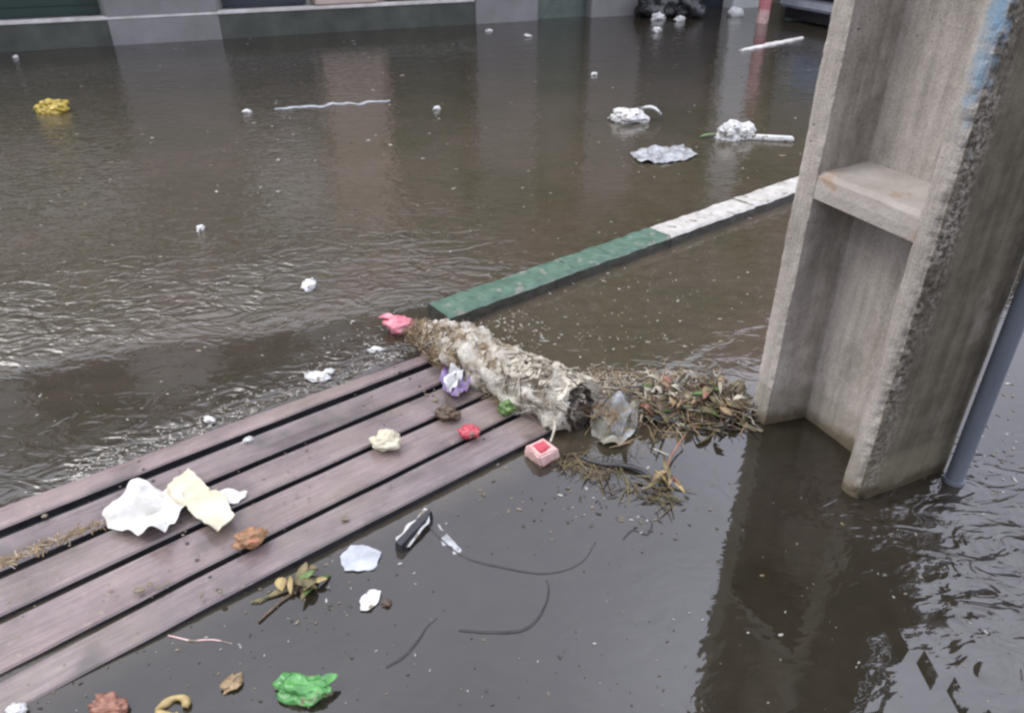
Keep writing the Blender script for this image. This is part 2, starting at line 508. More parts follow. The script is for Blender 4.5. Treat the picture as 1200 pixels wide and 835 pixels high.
M_logbody = noisy('pulpy_bark', (0.16, 0.13, 0.085), (0.52, 0.50, 0.43), 22, (0.5, 0.8), 1.0, 60, spots=((0.10, 0.07, 0.04), 26, 0.62), stretch=(1, 1, 1), dist=0.008)
M_kgreen = noisy('green_kerb_paint', (0.038, 0.085, 0.055), (0.085, 0.145, 0.100), 16, (0.3, 0.55), 0.6, 60, spots=((0.17, 0.17, 0.135), 18, 0.60))
M_kwhite = noisy('white_kerb_paint', (0.32, 0.30, 0.26), (0.47, 0.45, 0.41), 16, (0.4, 0.6), 0.5, 60, spots=((0.17, 0.145, 0.11), 18, 0.60))
M_kside = noisy('kerb_concrete', (0.020, 0.020, 0.015), (0.06, 0.058, 0.045), 20, (0.3, 0.6), 0.8, 60)
M_pipe = noisy('grey_blue_pvc', (0.078, 0.090, 0.108), (0.118, 0.132, 0.152), 9, (0.3, 0.5), 0.2, 60, stretch=(1, 1, 0.2))
M_wire = noisy('black_wire', (0.012, 0.012, 0.014), (0.035, 0.033, 0.03), 20, (0.3, 0.5))
M_road = noisy('wet_asphalt', (0.03, 0.03, 0.03), (0.06, 0.058, 0.055), 30)
# building
M_gwall = noisy('grey_plaster', (0.45, 0.46, 0.44), (0.56, 0.56, 0.54), 1.3, (0.8, 0.9), 0.3, 30, spots=((0.16, 0.15, 0.13), 2.5, 0.64))
M_pwall = noisy('pinkish_plaster', (0.34, 0.27, 0.23), (0.43, 0.34, 0.29), 1.5, (0.8, 0.9), 0.3, 30)
M_owall = noisy('olive_plaster', (0.11, 0.10, 0.07), (0.17, 0.15, 0.11), 1.4, (0.8, 0.9), 0.3, 30)
M_pillar = noisy('pale_grey_pillar', (0.145, 0.14, 0.135), (0.20, 0.195, 0.19), 2.5, (0.75, 0.9), 0.3, 30)
M_beige = noisy('beige_pillar', (0.18, 0.165, 0.135), (0.24, 0.22, 0.185), 2.5, (0.75, 0.9), 0.3, 30)
M_dgreen = noisy('dark_green_metal', (0.006, 0.020, 0.012), (0.012, 0.032, 0.022), 4, (0.4, 0.6), 0.1, 20)
M_dnavy = noisy('dark_navy_metal', (0.010, 0.013, 0.020), (0.022, 0.028, 0.038), 4, (0.3, 0.5), 0.1, 20)
M_gpanel = noisy('grey_green_panel', (0.055, 0.075, 0.062), (0.10, 0.125, 0.105), 5, (0.5, 0.7), 0.1, 20)
M_plinth = noisy('stained_plinth', (0.030, 0.036, 0.028), (0.070, 0.074, 0.060), 3, (0.6, 0.8), 0.3, 30)
M_edge = noisy('worn_step_edge', (0.38, 0.36, 0.33), (0.58, 0.56, 0.53), 5, (0.6, 0.8), 0.3, 30)
M_glass = noisy('dark_window_glass', (0.015, 0.018, 0.02), (0.03, 0.035, 0.04), 3, (0.05, 0.1), 0)
M_frame = noisy('window_frame', (0.3, 0.3, 0.29), (0.38, 0.38, 0.36), 5, (0.5, 0.6), 0)

# ---------------------------------------------------------------- ground and water
bm = bmesh.new()
vs = [bm.verts.new(p) for p in ((-400, -400, -0.25), (400, -400, -0.25), (400, 400, -0.25), (-400, 400, -0.25))]
bm.faces.new(vs)
tag(fin('ground', bm, M_road), None, None, kind='structure')

def smooth01(a, b, x):
    t = max(0, min(1, (x - a) / (b - a)))
    return t * t * (3 - 2 * t)
def gauss(p, c, sx, sy, ang=0):
    dx, dy = p[0] - c[0], p[1] - c[1]
    ca, sa = math.cos(ang), math.sin(ang)
    a, b_ = (dx * ca + dy * sa) / sx, (-dx * sa + dy * ca) / sy
    return math.exp(-(a * a + b_ * b_))

def axis(lo, hi, step, far):
    xs = []
    x = lo
    while x < hi + 1e-6:
        xs.append(x); x += step
    d = step
    a = lo; left = []
    while a > -far:
        d *= 1.35; a -= d; left.append(a)
    d = step; b_ = hi; right = []
    while b_ < far:
        d *= 1.35; b_ += d; right.append(b_)
    return left[::-1] + xs + right
XS = axis(-3.6, 3.2, 0.035, 300)
YS = axis(0.7, 7.2, 0.035, 300)
K1, K2 = G(0, 445), G(500, 357)        # edge of the rippled strip on the street side
POLE_C = Vector((0.98, 1.9))
def ripple_at(x, y):
    d = math.hypot(x, y)
    s_n = 0.62 * x - 0.785 * y         # offset across the kerb / walkway direction
    s_t = 0.785 * x + 0.62 * y
    warp = 0.12 * noise.noise(Vector((x * 1.3, y * 1.3, 4.2))) + 0.04 * noise.noise(Vector((x * 5, y * 5, 1)))
    # which side of the K1-K2 edge
    side = (x - K1.x) * (K2.y - K1.y) - (y - K1.y) * (K2.x - K1.x)
    side = -side / (K2 - K1).length + warp * 0.6
    r = 0.0009
    # street water
    far = smooth01(-0.08, 0.20, side)
    band = math.exp(-((side - 0.45) / 0.55) ** 2) * (1 - smooth01(-0.35, 0.35, x + 0.25 * (y - 3)))
    street = 0.0013 + 0.015 * band * (0.7 + 0.9 * noise.noise(Vector((x * 2.2, y * 2.2, 9)))) + 0.0004 * smooth01(4, 9, y) + 0.0026 * (1 - smooth01(-2, 0.5, x)) * (1 - smooth01(6, 9, y))
    nearband = 0.0010
    if s_n > -2.55 and not side > 0.02:
        nearband = 0.0009
    # froth along the walkway's street edge
    dn = s_n + 2.24 + 0.05 * noise.noise(Vector((s_t * 3, 0, 2)))
    edge = math.exp(-(dn / 0.13) ** 2) * smooth01(-0.2, 0.3, s_t) * (1 - smooth01(1.15, 1.4, s_t))
    r = street * far + nearband * (1 - far) + 0.019 * edge
    if s_n > -1.5:                       # calm pool on the near side
        calm = smooth01(-1.52, -1.40, s_n)
        r = r * (1 - calm) + 0.00045 * calm
    q = gauss((x, y), (1.36, 1.30), 0.34, 0.52, 0.35)
    r += 0.011 * q
    rd = math.hypot((x - 1.0) * 1.0, (y - 1.66) * 1.2)
    r += 0.008 * math.exp(-((rd - 0.08) / 0.09) ** 2)
    c = 0.0016 + 0.003 * smooth01(3, 9, y) + 0.004 * band * far
    c += 0.03 * gauss((x, y), (1.25, 1.10), 0.30, 0.30)
    if s_n > -1.5: c = c * 0.25 if q < 0.15 else c
    c2 = c
    line = s_n + 1.47 - 0.22 * smooth01(1.2, 1.6, s_t) + 0.05 * noise.noise(Vector((x * 2, y * 2, 3)))
    silt = 1 - smooth01(-0.03, 0.12, line)
    silt *= 1 - 0.55 * (1 - smooth01(-0.05, 0.1, side)) * (1 - smooth01(-0.5, 0.1, x))
    silt *= 1 - 0.85 * smooth01(4.5, 8.8, y)  # far water darkened in colour, standing in for grazing reflection
    return max(r, 0.0002), c2, silt
me = bpy.data.meshes.new('flood_water')
nx, ny = len(XS), len(YS)
verts = [(x, y, 0.0) for y in YS for x in XS]
faces = [(j * nx + i, j * nx + i + 1, (j + 1) * nx + i + 1, (j + 1) * nx + i) for j in range(ny - 1) for i in range(nx - 1)]
me.from_pydata(verts, [], faces)
a1 = me.attributes.new('ripple', 'FLOAT', 'POINT')
a2 = me.attributes.new('chop', 'FLOAT', 'POINT')
rv, cv, sv_ = [], [], []
a3 = me.attributes.new('silt', 'FLOAT', 'POINT')
for (x, y, z) in verts:
    r_, c_, s_ = ripple_at(x, y)
    rv.append(r_); cv.append(c_); sv_.append(s_)
a1.data.foreach_set('value', rv)
a2.data.foreach_set('value', cv)
a3.data.foreach_set('value', sv_)
tag(link('water', me, M_water), None, None, kind='structure')

# ---------------------------------------------------------------- far side: frontage and building
FA = R(21.5)
FO = Vector((-0.49, 10.5, 0))
FD = Vector((math.cos(FA), math.sin(FA), 0))
FN = Vector((math.sin(FA), -math.cos(FA), 0))     # towards the street
def s_px(px):
    # along-front coordinate seen at photo column px near the waterline
    a = (px - 600) / FPX
    # point FO+s*FD ; X/depth = a, depth = Y cos + H sin
    k = a * math.cos(TH); c0 = a * CAM_H * math.sin(TH)
    return (k * FO.y + c0 - FO.x) / (FD.x - k * FD.y)
def front_root(name):
    return empty(name, FO, FA)
def fbox(name, s0, s1, d0, d1, z0, z1, mat, parent, bev=0.0, extra=None):
    """box in the frontage frame: s along, d out of the wall towards the street"""
    bm = bmesh.new()
    box(bm, s0, s1, -d1, -d0, z0, z1)
    if bev:
        bmesh.ops.bevel(bm, geom=bm.edges[:], offset=bev, segments=2, affect='EDGES')
    if extra: extra(bm)
    return fin(name, bm, mat, parent)
def ribbed(name, s0, s1, d, z0, z1, mat, parent, pitch=0.1):
    bm = bmesh.new()
    z = z0
    while z < z1 - 0.01:
        zz = min(z + pitch, z1)
        box(bm, s0, s1, -d - 0.012, -d + 0.05, z, zz - 0.02)
        box(bm, s0, s1, -d, -d + 0.05, zz - 0.02, zz)
        z = zz
    return fin(name, bm, mat, parent)

e = [s_px(v) for v in (-700, -240, -60, 132, 262, 372, 455, 557, 630, 690, 752, 850, 1010, 1150, 1400, 1750)]
bld = front_root('shophouse_row')
tag(bld, 'long two storey shophouse row with dark shutters across the flooded street', 'building')
# walls: back wall and piers, upper floor
fbox('wall', e[0], e[5], -0.55, -0.30, -0.2, 5.4, M_gwall, bld)
fbox('wall', e[5] + 0.003, e[7], -0.55, -0.30, -0.2, 5.7, M_pwall, bld)
fbox('wall', e[7] + 0.003, e[15], -0.55, -0.30, -0.2, 6.6, M_owall, bld)
fbox('canopy', e[0], e[4], -0.298, 0.55, 3.15, 3.27, M_plinth, bld)
fbox('canopy', e[7], e[14], -0.298, 0.65, 3.25, 3.38, M_plinth, bld)
fbox('cornice', e[0], e[15], -0.298, -0.1, 5.18, 5.30, M_pillar, bld)
# the raised step with its worn pale edge
st = fbox('step', e[0], e[7] - 0.004, -0.298, 0.0, -0.2, 0.255, M_plinth, bld)
fbox('step_edge', e[0], e[7] - 0.004, -0.12, 0.012, 0.258, 0.292, M_edge, st, bev=0.006)
# gates and shutters
for (a, b_, mat, lab) in ((0, 1, M_dgreen, None), (1, 2, M_dgreen, None), (2, 3, M_dgreen, None), (4, 5, M_dnavy, None), (6, 7, M_dgreen, None)):
    sh = ribbed('shutter', e[a] + 0.06, e[b_] - 0.06, -0.22, 0.30, 1.35, mat, bld)
    fbox('shutter_upper', e[a] + 0.06, e[b_] - 0.06, -0.297, -0.24, 1.36, 2.7, M_gwall if a != 6 else M_gpanel, bld)
    h = bmesh.new(); tube(h, [((e[a] + e[b_]) / 2 - 0.15, 0.18, 0.6), ((e[a] + e[b_]) / 2 + 0.15, 0.18, 0.6)], 0.012, 8)
    fin('handle', h, M_frame, sh)
# piers
fbox('pier', e[3], e[4], -0.296, 0.008, -0.2, 2.95, M_pillar, bld, bev=0.012)
fbox('pier', e[5] + 0.02, e[6] - 0.1, -0.296, -0.03, 0.30, 5.1, M_pwall, bld, bev=0.012)
fbox('pier', e[7], e[8], -0.296, 0.02, -0.2, 3.2, M_pillar, bld, bev=0.012)
fbox('pier', e[9], e[10], -0.296, 0.05, -0.2, 3.2, M_pillar, bld, bev=0.012)
fbox('pier', e[11] + 0.1, e[11] + 0.6, -0.296, 0.02, -0.2, 3.2, M_gwall, bld, bev=0.012)
fbox('wall_panel', e[8] + 0.003, e[9] - 0.003, -0.297, -0.1, -0.2, 2.2, M_gpanel, bld)
fbox('doorway', e[10] + 0.003, e[11] + 0.09, -0.297, -0.2, -0.2, 2.2, M_dnavy, bld)
for k in (12, 13, 14):
    sh = ribbed('shutter', e[k] - 1.2, e[k] + 0.9, -0.22, -0.1, 2.4, M_gpanel, bld)
# windows upstairs
for k, s in enumerate([e[0] + 1.2 + 2.35 * i for i in range(int((e[15] - e[0] - 2) / 2.35))]):
    z0 = 3.65
    f = bmesh.new()
    for q in ((s, s + 1.3, z0, z0 + 0.06), (s, s + 1.3, z0 + 1.3, z0 + 1.36), (s, s + 0.06, z0 + 0.06, z0 + 1.3), (s + 1.24, s + 1.3, z0 + 0.06, z0 + 1.3), (s + 0.62, s + 0.67, z0 + 0.06, z0 + 1.3)):
        box(f, q[0], q[1], 0.22, 0.297, q[2], q[3])
    wn = fin('window', f, M_frame, bld)
    fbox('pane', s + 0.061, s + 1.239, -0.29, -0.262, z0 + 0.061, z0 + 1.299, M_glass, wn)
    fbox('sill', s - 0.08, s + 1.38, -0.297, -0.12, z0 - 0.08, z0 - 0.004, M_pillar, wn)

# ---------------------------------------------------------------- kerb
KD = Vector((0.785, 0.62, 0)); KN = Vector((0.62, -0.785, 0))
k0 = G(508, 352, 0.055)
kang = math.atan2((G(930, 207, 0.055) - k0).y, (G(930, 207, 0.055) - k0).x)
kerb = empty('painted_kerb', (k0.x, k0.y, 0), kang)
tag(kerb, 'low concrete kerb painted green then white, running to the pole', 'kerb')
klen = (G(765, 268, 0.055) - k0).length
def kerb_block(s0, s1, seed):
    bm = bmesh.new()
    n = max(4, int((s1 - s0) / 0.02))
    W_, H_ = 0.15, 0.055
    prof = [(-W_, -0.25), (-W_, H_ - 0.012), (-W_ + 0.012, H_), (-W_ * 0.75, H_), (-W_ * 0.5, H_), (-W_ * 0.25, H_), (-0.012, H_), (0, H_ - 0.012), (0.0, 0.02), (0, -0.25)]
    rows = []
    for i in range(n + 1):
        s = s0 + (s1 - s0) * i / n
        row = []
        for j, (y, z) in enumerate(prof):
            k = 1.0 if 0 < j < 9 else 0
            dz = k * (0.004 * noise.noise(Vector((s * 6, y * 12, seed))) + 0.004 * noise.noise(Vector((s * 28, y * 28, seed))))
            dy = k * 0.008 * noise.noise(Vector((s * 11, z * 20, seed + 5)))
            if j in (6, 7) and noise.noise(Vector((s * 5.5, seed, 1))) > 0.36: dy -= 0.012; dz -= 0.008
            row.append(bm.verts.new((s, -y - W_ * 0.5 * 0 + dy - 0.15 + 0.0, z + dz)))
        rows.append(row)
    for i in range(n):
        for j in range(len(prof) - 1):
            f = bm.faces.new((rows[i][j], rows[i + 1][j], rows[i + 1][j + 1], rows[i][j + 1]))
            f.material_index = 1 if j >= 7 or j == 0 else 0
    for r_ in (rows[0], rows[-1]):
        f = bm.faces.new(r_); f.material_index = 1
    return bm
# profile runs y 0..0.15 across; local +y is the street side
fin('green_section', kerb_block(-0.03, klen * 0.52 - 0.0008, 3), [M_kgreen, M_kside], kerb, smooth=False)
fin('green_section', kerb_block(klen * 0.52 + 0.0008, klen - 0.001, 23), [M_kgreen, M_kside], kerb, smooth=False)
fin('white_section', kerb_block(klen + 0.001, klen + 0.66, 8), [M_kwhite, M_kside], kerb, smooth=False)
fin('white_section', kerb_block(klen + 0.663, klen + 1.55, 28), [M_kwhite, M_kside], kerb, smooth=False)
fin('green_section', kerb_block(klen + 1.56, klen + 4.2, 5), [M_kgreen, M_kside], kerb, smooth=False)

# ---------------------------------------------------------------- concrete H pole
PA = R(24)
pole = empty('concrete_pole', (0.985, 1.652, 0), PA)
tag(pole, 'weathered concrete utility pole of H section with a blue paint smear, standing in the flood', 'utility pole')
Wd, Ln, RC, FT = 0.345, 0.47, 0.155, 0.068     # depth, length, recess, flange thickness
def outline():
    # local x = depth (u), local y = from near flange to far flange
    k = [(0, 0), (Wd, 0), (Wd, FT), (Wd - RC, FT + 0.02), (Wd - RC, Ln - FT - 0.02), (Wd, Ln - FT), (Wd, Ln), (0, Ln), (0, Ln - FT), (RC, Ln - FT - 0.02), (RC, FT + 0.02), (0, FT)]
    tagname = ['side', 'back', 'in', 'web', 'in', 'back', 'farside', 'front_far', 'inface', 'webf', 'inface', 'front_near']
    out = []
    for i in range(len(k)):
        a, b_ = Vector(k[i]), Vector(k[(i + 1) % len(k)])
        n = max(1, int((b_ - a).length / 0.0085))
        for j in range(n):
            out.append((a.lerp(b_, j / n), tagname[i], j / n))
    return out
OUT = outline()
zs = []
z = -0.25
while z < 1.75: zs.append(z); z += 0.014
while z < 7.5: zs.append(z); z += 0.3
nO = len(OUT)
verts, gr_, sp_, pt_ = [], [], [], []
for z in zs:
    for (p, tg, fr) in OUT:
        x, y = p
        # rough spalled outer near corner (0,0)
        dc = math.hypot(x, y)
        dc2 = math.hypot(x, y - FT)
        dc3 = min(math.hypot(x, y - Ln), math.hypot(x, y - Ln + FT))
        n1 = noise.noise(Vector((x * 9, y * 9, z * 7)))
        n2 = noise.noise(Vector((x * 40, y * 40, z * 38)))
        n3 = noise.noise(Vector((1.3, 2.1, z * 14)))
        dx = 0.0025 * n1 + 0.0012 * n2
        dy = 0.0025 * noise.noise(Vector((x * 9 + 5, y * 9, z * 7))) + 0.0012 * n2
        k = math.exp(-(dc / 0.022) ** 2)
        chew = 0.007 + 0.006 * n2 + 0.008 * max(0, n3)
        dx += k * chew; dy += k * chew * 0.8
        k2 = math.exp(-(dc2 / 0.01) ** 2) ; dx += k2 * 0.004 * (1 + n3); dy -= k2 * 0.003
        k3 = math.exp(-(dc3 / 0.01) ** 2) ; dx += k3 * 0.003 * (1 + n2)
        verts.append((x + dx, y + dy, z))
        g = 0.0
        if tg == 'side': g = 0.64 - 0.08 * fr + 0.16 * math.exp(-(z / 0.12) ** 2) + 0.12 * n1  # mossy dirt plus painted shade of the unlit side
        elif tg in ('inface',): g = 0.20  # recess shade put into the colour
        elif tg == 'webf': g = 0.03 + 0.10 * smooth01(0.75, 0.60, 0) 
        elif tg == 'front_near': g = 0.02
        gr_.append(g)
        s_ = 0.0
        if tg == 'side': s_ = math.exp(-((x - 0.02) / 0.04) ** 2) * max(0, min(1, 0.75 + 1.2 * noise.noise(Vector((x * 12, 3, z * 6))))) * (0.9 if z > 0.05 else 0.2)
        if tg == 'front_near': s_ = 0.5 * math.exp(-(dc / 0.014) ** 2)
        sp_.append(s_)
        b_ = 0.0
        if tg == 'front_near' or (tg == 'side' and x < 0.02):
            d_o = y / FT
            b_ = math.exp(-((d_o - 0.36) / 0.52) ** 2) * smooth01(0.98, 1.18, z) * 0.85
            b_ += 0.25 * math.exp(-((z - 0.97) / 0.1) ** 2)
        pt_.append(b_)
faces = []
for i in range(len(zs) - 1):
    for j in range(nO):
        faces.append((i * nO + j, i * nO + (j + 1) % nO, (i + 1) * nO + (j + 1) % nO, (i + 1) * nO + j))
faces.append(tuple((len(zs) - 1) * nO + j for j in range(nO)))
me = bpy.data.meshes.new('shaft')
me.from_pydata(verts, [], faces)
for nm, arr in (('grime_shade', gr_), ('spall', sp_), ('paint', pt_)):
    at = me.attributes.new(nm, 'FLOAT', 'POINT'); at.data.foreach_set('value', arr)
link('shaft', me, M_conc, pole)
# stiffening webs across the recess
def cross_web(zb, zt, front=True):
    bm = bmesh.new()
    x0, x1 = (0.004, RC + 0.01) if front else (Wd - RC - 0.01, Wd - 0.004)
    y0, y1 = FT - 0.004, Ln - FT + 0.004
    nn = 14
    rows = []
    for i in range(nn + 1):
        y = y0 + (y1 - y0) * i / nn
        w_ = 0.003 * noise.noise(Vector((y * 30, zt, 0)))
        pr = [(x0, zb), (x0 - 0.001, zb + 0.03), (x0 + 0.002 + w_, zt - 0.012 + w_), (x0 + 0.015, zt + w_), ((x0 + x1) / 2, zt + 0.006 + w_), (x1, zt + 0.02), (x1, zb - 0.01)]
        if not front: pr = [(x0 + x1 - a, b) for a, b in pr]
        rows.append([bm.verts.new((a, y, b)) for a, b in pr])
    for i in range(nn):
        for j in range(7):
            bm.faces.new((rows[i][j], rows[i + 1][j], rows[i + 1][(j + 1) % 7], rows[i][(j + 1) % 7]))
    bm.faces.new(rows[0]); bm.faces.new(rows[-1])
    return bm
M_web = noisy('cross_web_concrete', (0.27, 0.24, 0.205), (0.37, 0.34, 0.305), 9, (0.8, 0.9), 0.7, 90, spots=((0.30, 0.22, 0.16), 10, 0.6))
for zc in (0.0, 0.95, 1.9, 2.85, 3.8, 4.75):
    for fr in (True, False):
        if zc == 0.0: continue
        zb = 0.77 + (zc - 0.95)
        fin('cross_web', cross_web(zb, zb + 0.072, fr), M_web, pole)

# conduit beside the pole
pb = G(1126, 566, 0)
bm = bmesh.new()
pr = 0.025
tube(bm, [(0, 0, z) for z in (-0.25, 0.0, 0.5, 1.0, 1.5, 2.2, 3.2)], pr, 24)
pipe = fin('drain_pipe', bm, M_pipe, None, smooth=False, origin=None)
for p in pipe.data.polygons: p.use_smooth = len(p.vertices) == 4
pipe.location = (pb.x - 0.016, pb.y + 0.012, 0)
tag(pipe, 'blue grey plastic pipe rising from the water behind the concrete pole', 'pipe')
bm = bmesh.new()
tube(bm, [(0, 0, -0.02), (0, 0, 0.012)], pr + 0.005, 24)
fin('pipe_collar', bm, M_pipe, pipe)

# ---------------------------------------------------------------- slatted walkway
WA = R(38.5)
wd_, wn_ = Vector((math.cos(WA), math.sin(WA), 0)), Vector((math.sin(WA), -math.cos(WA), 0))
ZT = 0.03
walk = empty('slatted_walkway', (0, 0, 0), WA)
tag(walk, 'walkway of five purple brown slats half sunk in the flood, littered with paper', 'walkway')
def off(px, py): 
    p = G(px, py, ZT); return p.dot(wn_), p.dot(wd_)
# offsets across (towards camera is larger); local y = -offset
edges = []
L1 = {'top': ((0, 593), (470, 425)), 'g1': ((0, 622), (485, 434)), 'g2': ((0, 668), (500, 458)), 'g3': ((0, 718), (515, 487)), 'g4': ((50, 758), (590, 492)), 'bot': ((0, 828), (625, 512))}
order = ['top', 'g1', 'g2', 'g3', 'g4', 'bot']
def line_off(k, t):
    (a, b_) = (off(*L1[k][0]), off(*L1[k][1]))
    u_ = (t - a[1]) / (b_[1] - a[1])
    return a[0] + (b_[0] - a[0]) * u_
ends = [1.24, 1.25, 1.27, 1.29, 1.31]
halfgap = {'top': 0.0, 'g1': 0.018, 'g2': 0.013, 'g3': 0.011, 'g4': 0.010, 'bot': 0.0}
for i in range(5):
    ka, kb = order[i], order[i + 1]
    t0, t1 = -1.05, ends[i] + 0.03
    n = 90
    bm = bmesh.new()
    rows = []
    for q in range(n + 1):
        t = t0 + (t1 - t0) * q / n
        oa = line_off(ka, t) + halfgap[ka] + 0.0018 * noise.noise(Vector((t * 7, i, 0)))
        ob = line_off(kb, t) - halfgap[kb] + 0.0018 * noise.noise(Vector((t * 7, i, 5)))
        dip = -0.027 * smooth01(0.55, -0.55, t) * (0.35 + 0.16 * i)       # the left end sags towards the water
        row = []
        m_ = 8
        prof = [(0, -0.032)] + [(0, -0.006)] + [((j + 0.0) / m_, 0) for j in range(m_ + 1)] + [(1, -0.006), (1, -0.032)]
        for pi, (f_, dz) in enumerate(prof):
            o_ = oa + (ob - oa) * f_
            if 1 < pi < len(prof) - 2:
                if pi == 2: o_ += 0.004
                if pi == len(prof) - 3: o_ -= 0.004
                hz = 0.0014 * noise.noise(Vector((t * 3, o_ * 25, i * 3))) - 0.003 * math.sin(f_ * math.pi) * (0.5 if i % 2 else -0.3)
            else: hz = 0
            row.append(bm.verts.new((t, -o_, ZT + dip + dz + hz - 0.002 * i + 0.003)))
        rows.append(row)
    L_ = len(rows[0])
    for q in range(n):
        for j in range(L_):
            f = bm.faces.new((rows[q][j], rows[q + 1][j], rows[q + 1][(j + 1) % L_], rows[q][(j + 1) % L_]))
            if j == 0 or j >= L_ - 2: f.material_index = 2  # slat sides coloured black for the shade in the gaps
    bm.faces.new(rows[0]); bm.faces.new(rows[-1])
    for tt in (-0.75, 0.25, 1.12):       # screw heads over the bearers
        oa, ob = line_off(ka, tt), line_off(kb, tt)
        dip = -0.027 * smooth01(0.55, -0.55, tt) * (0.35 + 0.16 * i)
        for f_ in (0.27, 0.73):
            q = Vector((tt + 0.006 * (i % 3 - 1), -(oa + (ob - oa) * f_), ZT + dip - 0.002 * i + 0.003))
            tube(bm, [q - Vector((0, 0, 0.01)), q + Vector((0, 0, 0.0012))], 0.0052, 10, 1)
    fin('slat', bm, [M_slat, M_kside, M_black], walk)
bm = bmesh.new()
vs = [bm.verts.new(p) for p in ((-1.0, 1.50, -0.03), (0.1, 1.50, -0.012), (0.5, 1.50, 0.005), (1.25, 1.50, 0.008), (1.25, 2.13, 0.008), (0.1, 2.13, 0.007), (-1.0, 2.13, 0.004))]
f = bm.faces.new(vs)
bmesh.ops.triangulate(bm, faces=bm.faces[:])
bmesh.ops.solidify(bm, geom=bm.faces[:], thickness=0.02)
fin('gap_shade_sheet', bm, M_black, walk)  # black sheet added under the slats so the gaps look shaded
for t in (-0.75, 0.25, 1.12):
    bm = bmesh.new()
    box(bm, t - 0.03, t + 0.03, 1.50, 2.12, -0.12, -0.012)
    fin('bearer', bm, M_straw_b, walk)
DZ = ZT + 0.004

# ---------------------------------------------------------------- straw bundle on the walkway's end
def fibres(name, parent, fn, n, lr, rr, mats_w, mat, seed, kind='stuff', segs=3):
    rnd = random.Random(seed)
    bm = bmesh.new()
    for i in range(n):
        p, d = fn(rnd)
        L = rnd.uniform(*lr)
        d = d.normalized()
        side = Vector((rnd.uniform(-1, 1), rnd.uniform(-1, 1), rnd.uniform(-.5, .5)))
        pts = []
        for k in range(segs + 1):
            u_ = k / segs - 0.5
            pts.append(p + d * (u_ * L) + side * (0.16 * L * (u_ * u_ - 0.1)))
        r0 = rnd.uniform(*rr)
        tube(bm, pts, [r0 * 0.7] + [r0] * (segs - 1) + [r0 * 0.4], 4)
    o = fin(name, bm, mat, parent)
    if kind: o['kind'] = kind
    return o

bA, bB = G(497, 392, 0.05), G(678, 478, 0.075)
bundle = empty('straw_log', (bA.x, bA.y, 0))
tag(bundle, 'pale rotting log matted with straw, lying across the walkway end by the kerb', 'log')
ax = (bB - bA); axn = ax.normalized(); blen = ax.length
sideb = Vector((-axn.y, axn.x, 0)).normalized()
def brad(t):
    return 0.054 + 0.044 * smooth01(0.0, 0.35, t) + 0.006 * math.sin(t * 9)
bm = bmesh.new()
rows = []
nn, mm = 70, 36
for i in range(nn + 1):
    t = i / nn
    c = bA + ax * t - Vector((bA.x, bA.y, 0))
    c.z += 0.012 * math.sin(t * 5)
    c += sideb * 0.016 * math.sin(t * 6.5 + 1)
    r_ = brad(t) * (0.75 if i == 0 else 1)
    row = []
    for k in range(mm):
        a_ = 2 * math.pi * k / mm
        d = sideb * math.cos(a_) + Vector((0, 0, 1)) * math.sin(a_) * 0.88
        q = d * 3 + Vector((t * 12, 0, 0))
        f_ = 1 + 0.40 * noise.noise(q * 0.8) + 0.16 * noise.noise(q * 2.7) + 0.09 * noise.noise(Vector((t * 60, d.x * 12, d.z * 12)))
        row.append(bm.verts.new(c + d * r_ * f_))
    rows.append(row)
for i in range(nn):
    for k in range(mm):
        bm.faces.new((rows[i][k], rows[i][(k + 1) % mm], rows[i + 1][(k + 1) % mm], rows[i + 1][k]))
bm.faces.new(rows[0]); bm.faces.new(rows[-1])
fin('log_body', bm, M_logbody, bundle, smooth=True)
org = Vector((bA.x, bA.y, 0))
def on_log(rnd, t0=0, t1=1, up=(-0.2, 3.3), lift=1.0, along=0.5):
    t = rnd.uniform(t0, t1)
    a_ = rnd.uniform(*up)
    d = sideb * math.cos(a_) + Vector((0, 0, 1)) * math.sin(a_) * 0.88
    p = bA + ax * t - org + d * brad(t) * rnd.uniform(0.98, 1.12) * lift
    tang = d.cross(axn)
    dr = axn * rnd.gauss(0, along) + tang * rnd.gauss(0, 0.7) + d * rnd.gauss(0, 0.12)
    return p, dr
fibres('straw_fibres', bundle, lambda r: on_log(r, 0.02, 1.0, along=1.2), 400, (0.02, 0.075), (0.0008, 0.002), None, M_straw_p, 1)
fibres('dry_grass', bundle, lambda r: on_log(r, -0.05, 0.60, (1.2, 3.7)), 520, (0.03, 0.10), (0.0008, 0.0024), None, M_straw_t, 2)
fibres('dark_twigs', bundle, lambda r: on_log(r, -0.08, 0.9, (1.0, 4.0)), 230, (0.04, 0.12), (0.001, 0.0026), None, M_straw_b, 3)
M_rot = noisy('black_rotten_wood', (0.010, 0.008, 0.006), (0.05, 0.038, 0.026), 30, (0.4, 0.7), 0.8, 60)
# dark broken end
bm = bmesh.new()
ec = bA + ax * 1.0 - org
mmr = 18
cen = bm.verts.new(ec - axn * 0.035)
ring, ring2 = [], []
for k in range(mmr):
    a_ = 2 * math.pi * k / mmr
    d = sideb * math.cos(a_) + Vector((0, 0, 1)) * math.sin(a_)
    jr = 0.076 * (1 + 0.55 * noise.noise(Vector((k * 0.9 + 0.3, 0, 0))))
    d = sideb * math.cos(a_) * 0.8 + Vector((0, 0, 1)) * math.sin(a_) * 1.1
    ring.append(bm.verts.new(ec + d * jr - axn * 0.012)); ring2.append(bm.verts.new(ec + d * jr * 0.9 + axn * (0.014 + 0.01 * noise.noise(Vector((k, 3, 0))))))
for k in range(mmr):
    bm.faces.new((ring[k], ring[(k + 1) % mmr], ring2[(k + 1) % mmr], ring2[k]))
    bm.faces.new((ring2[k], ring2[(k + 1) % mmr], cen))
bm.faces.new(ring)
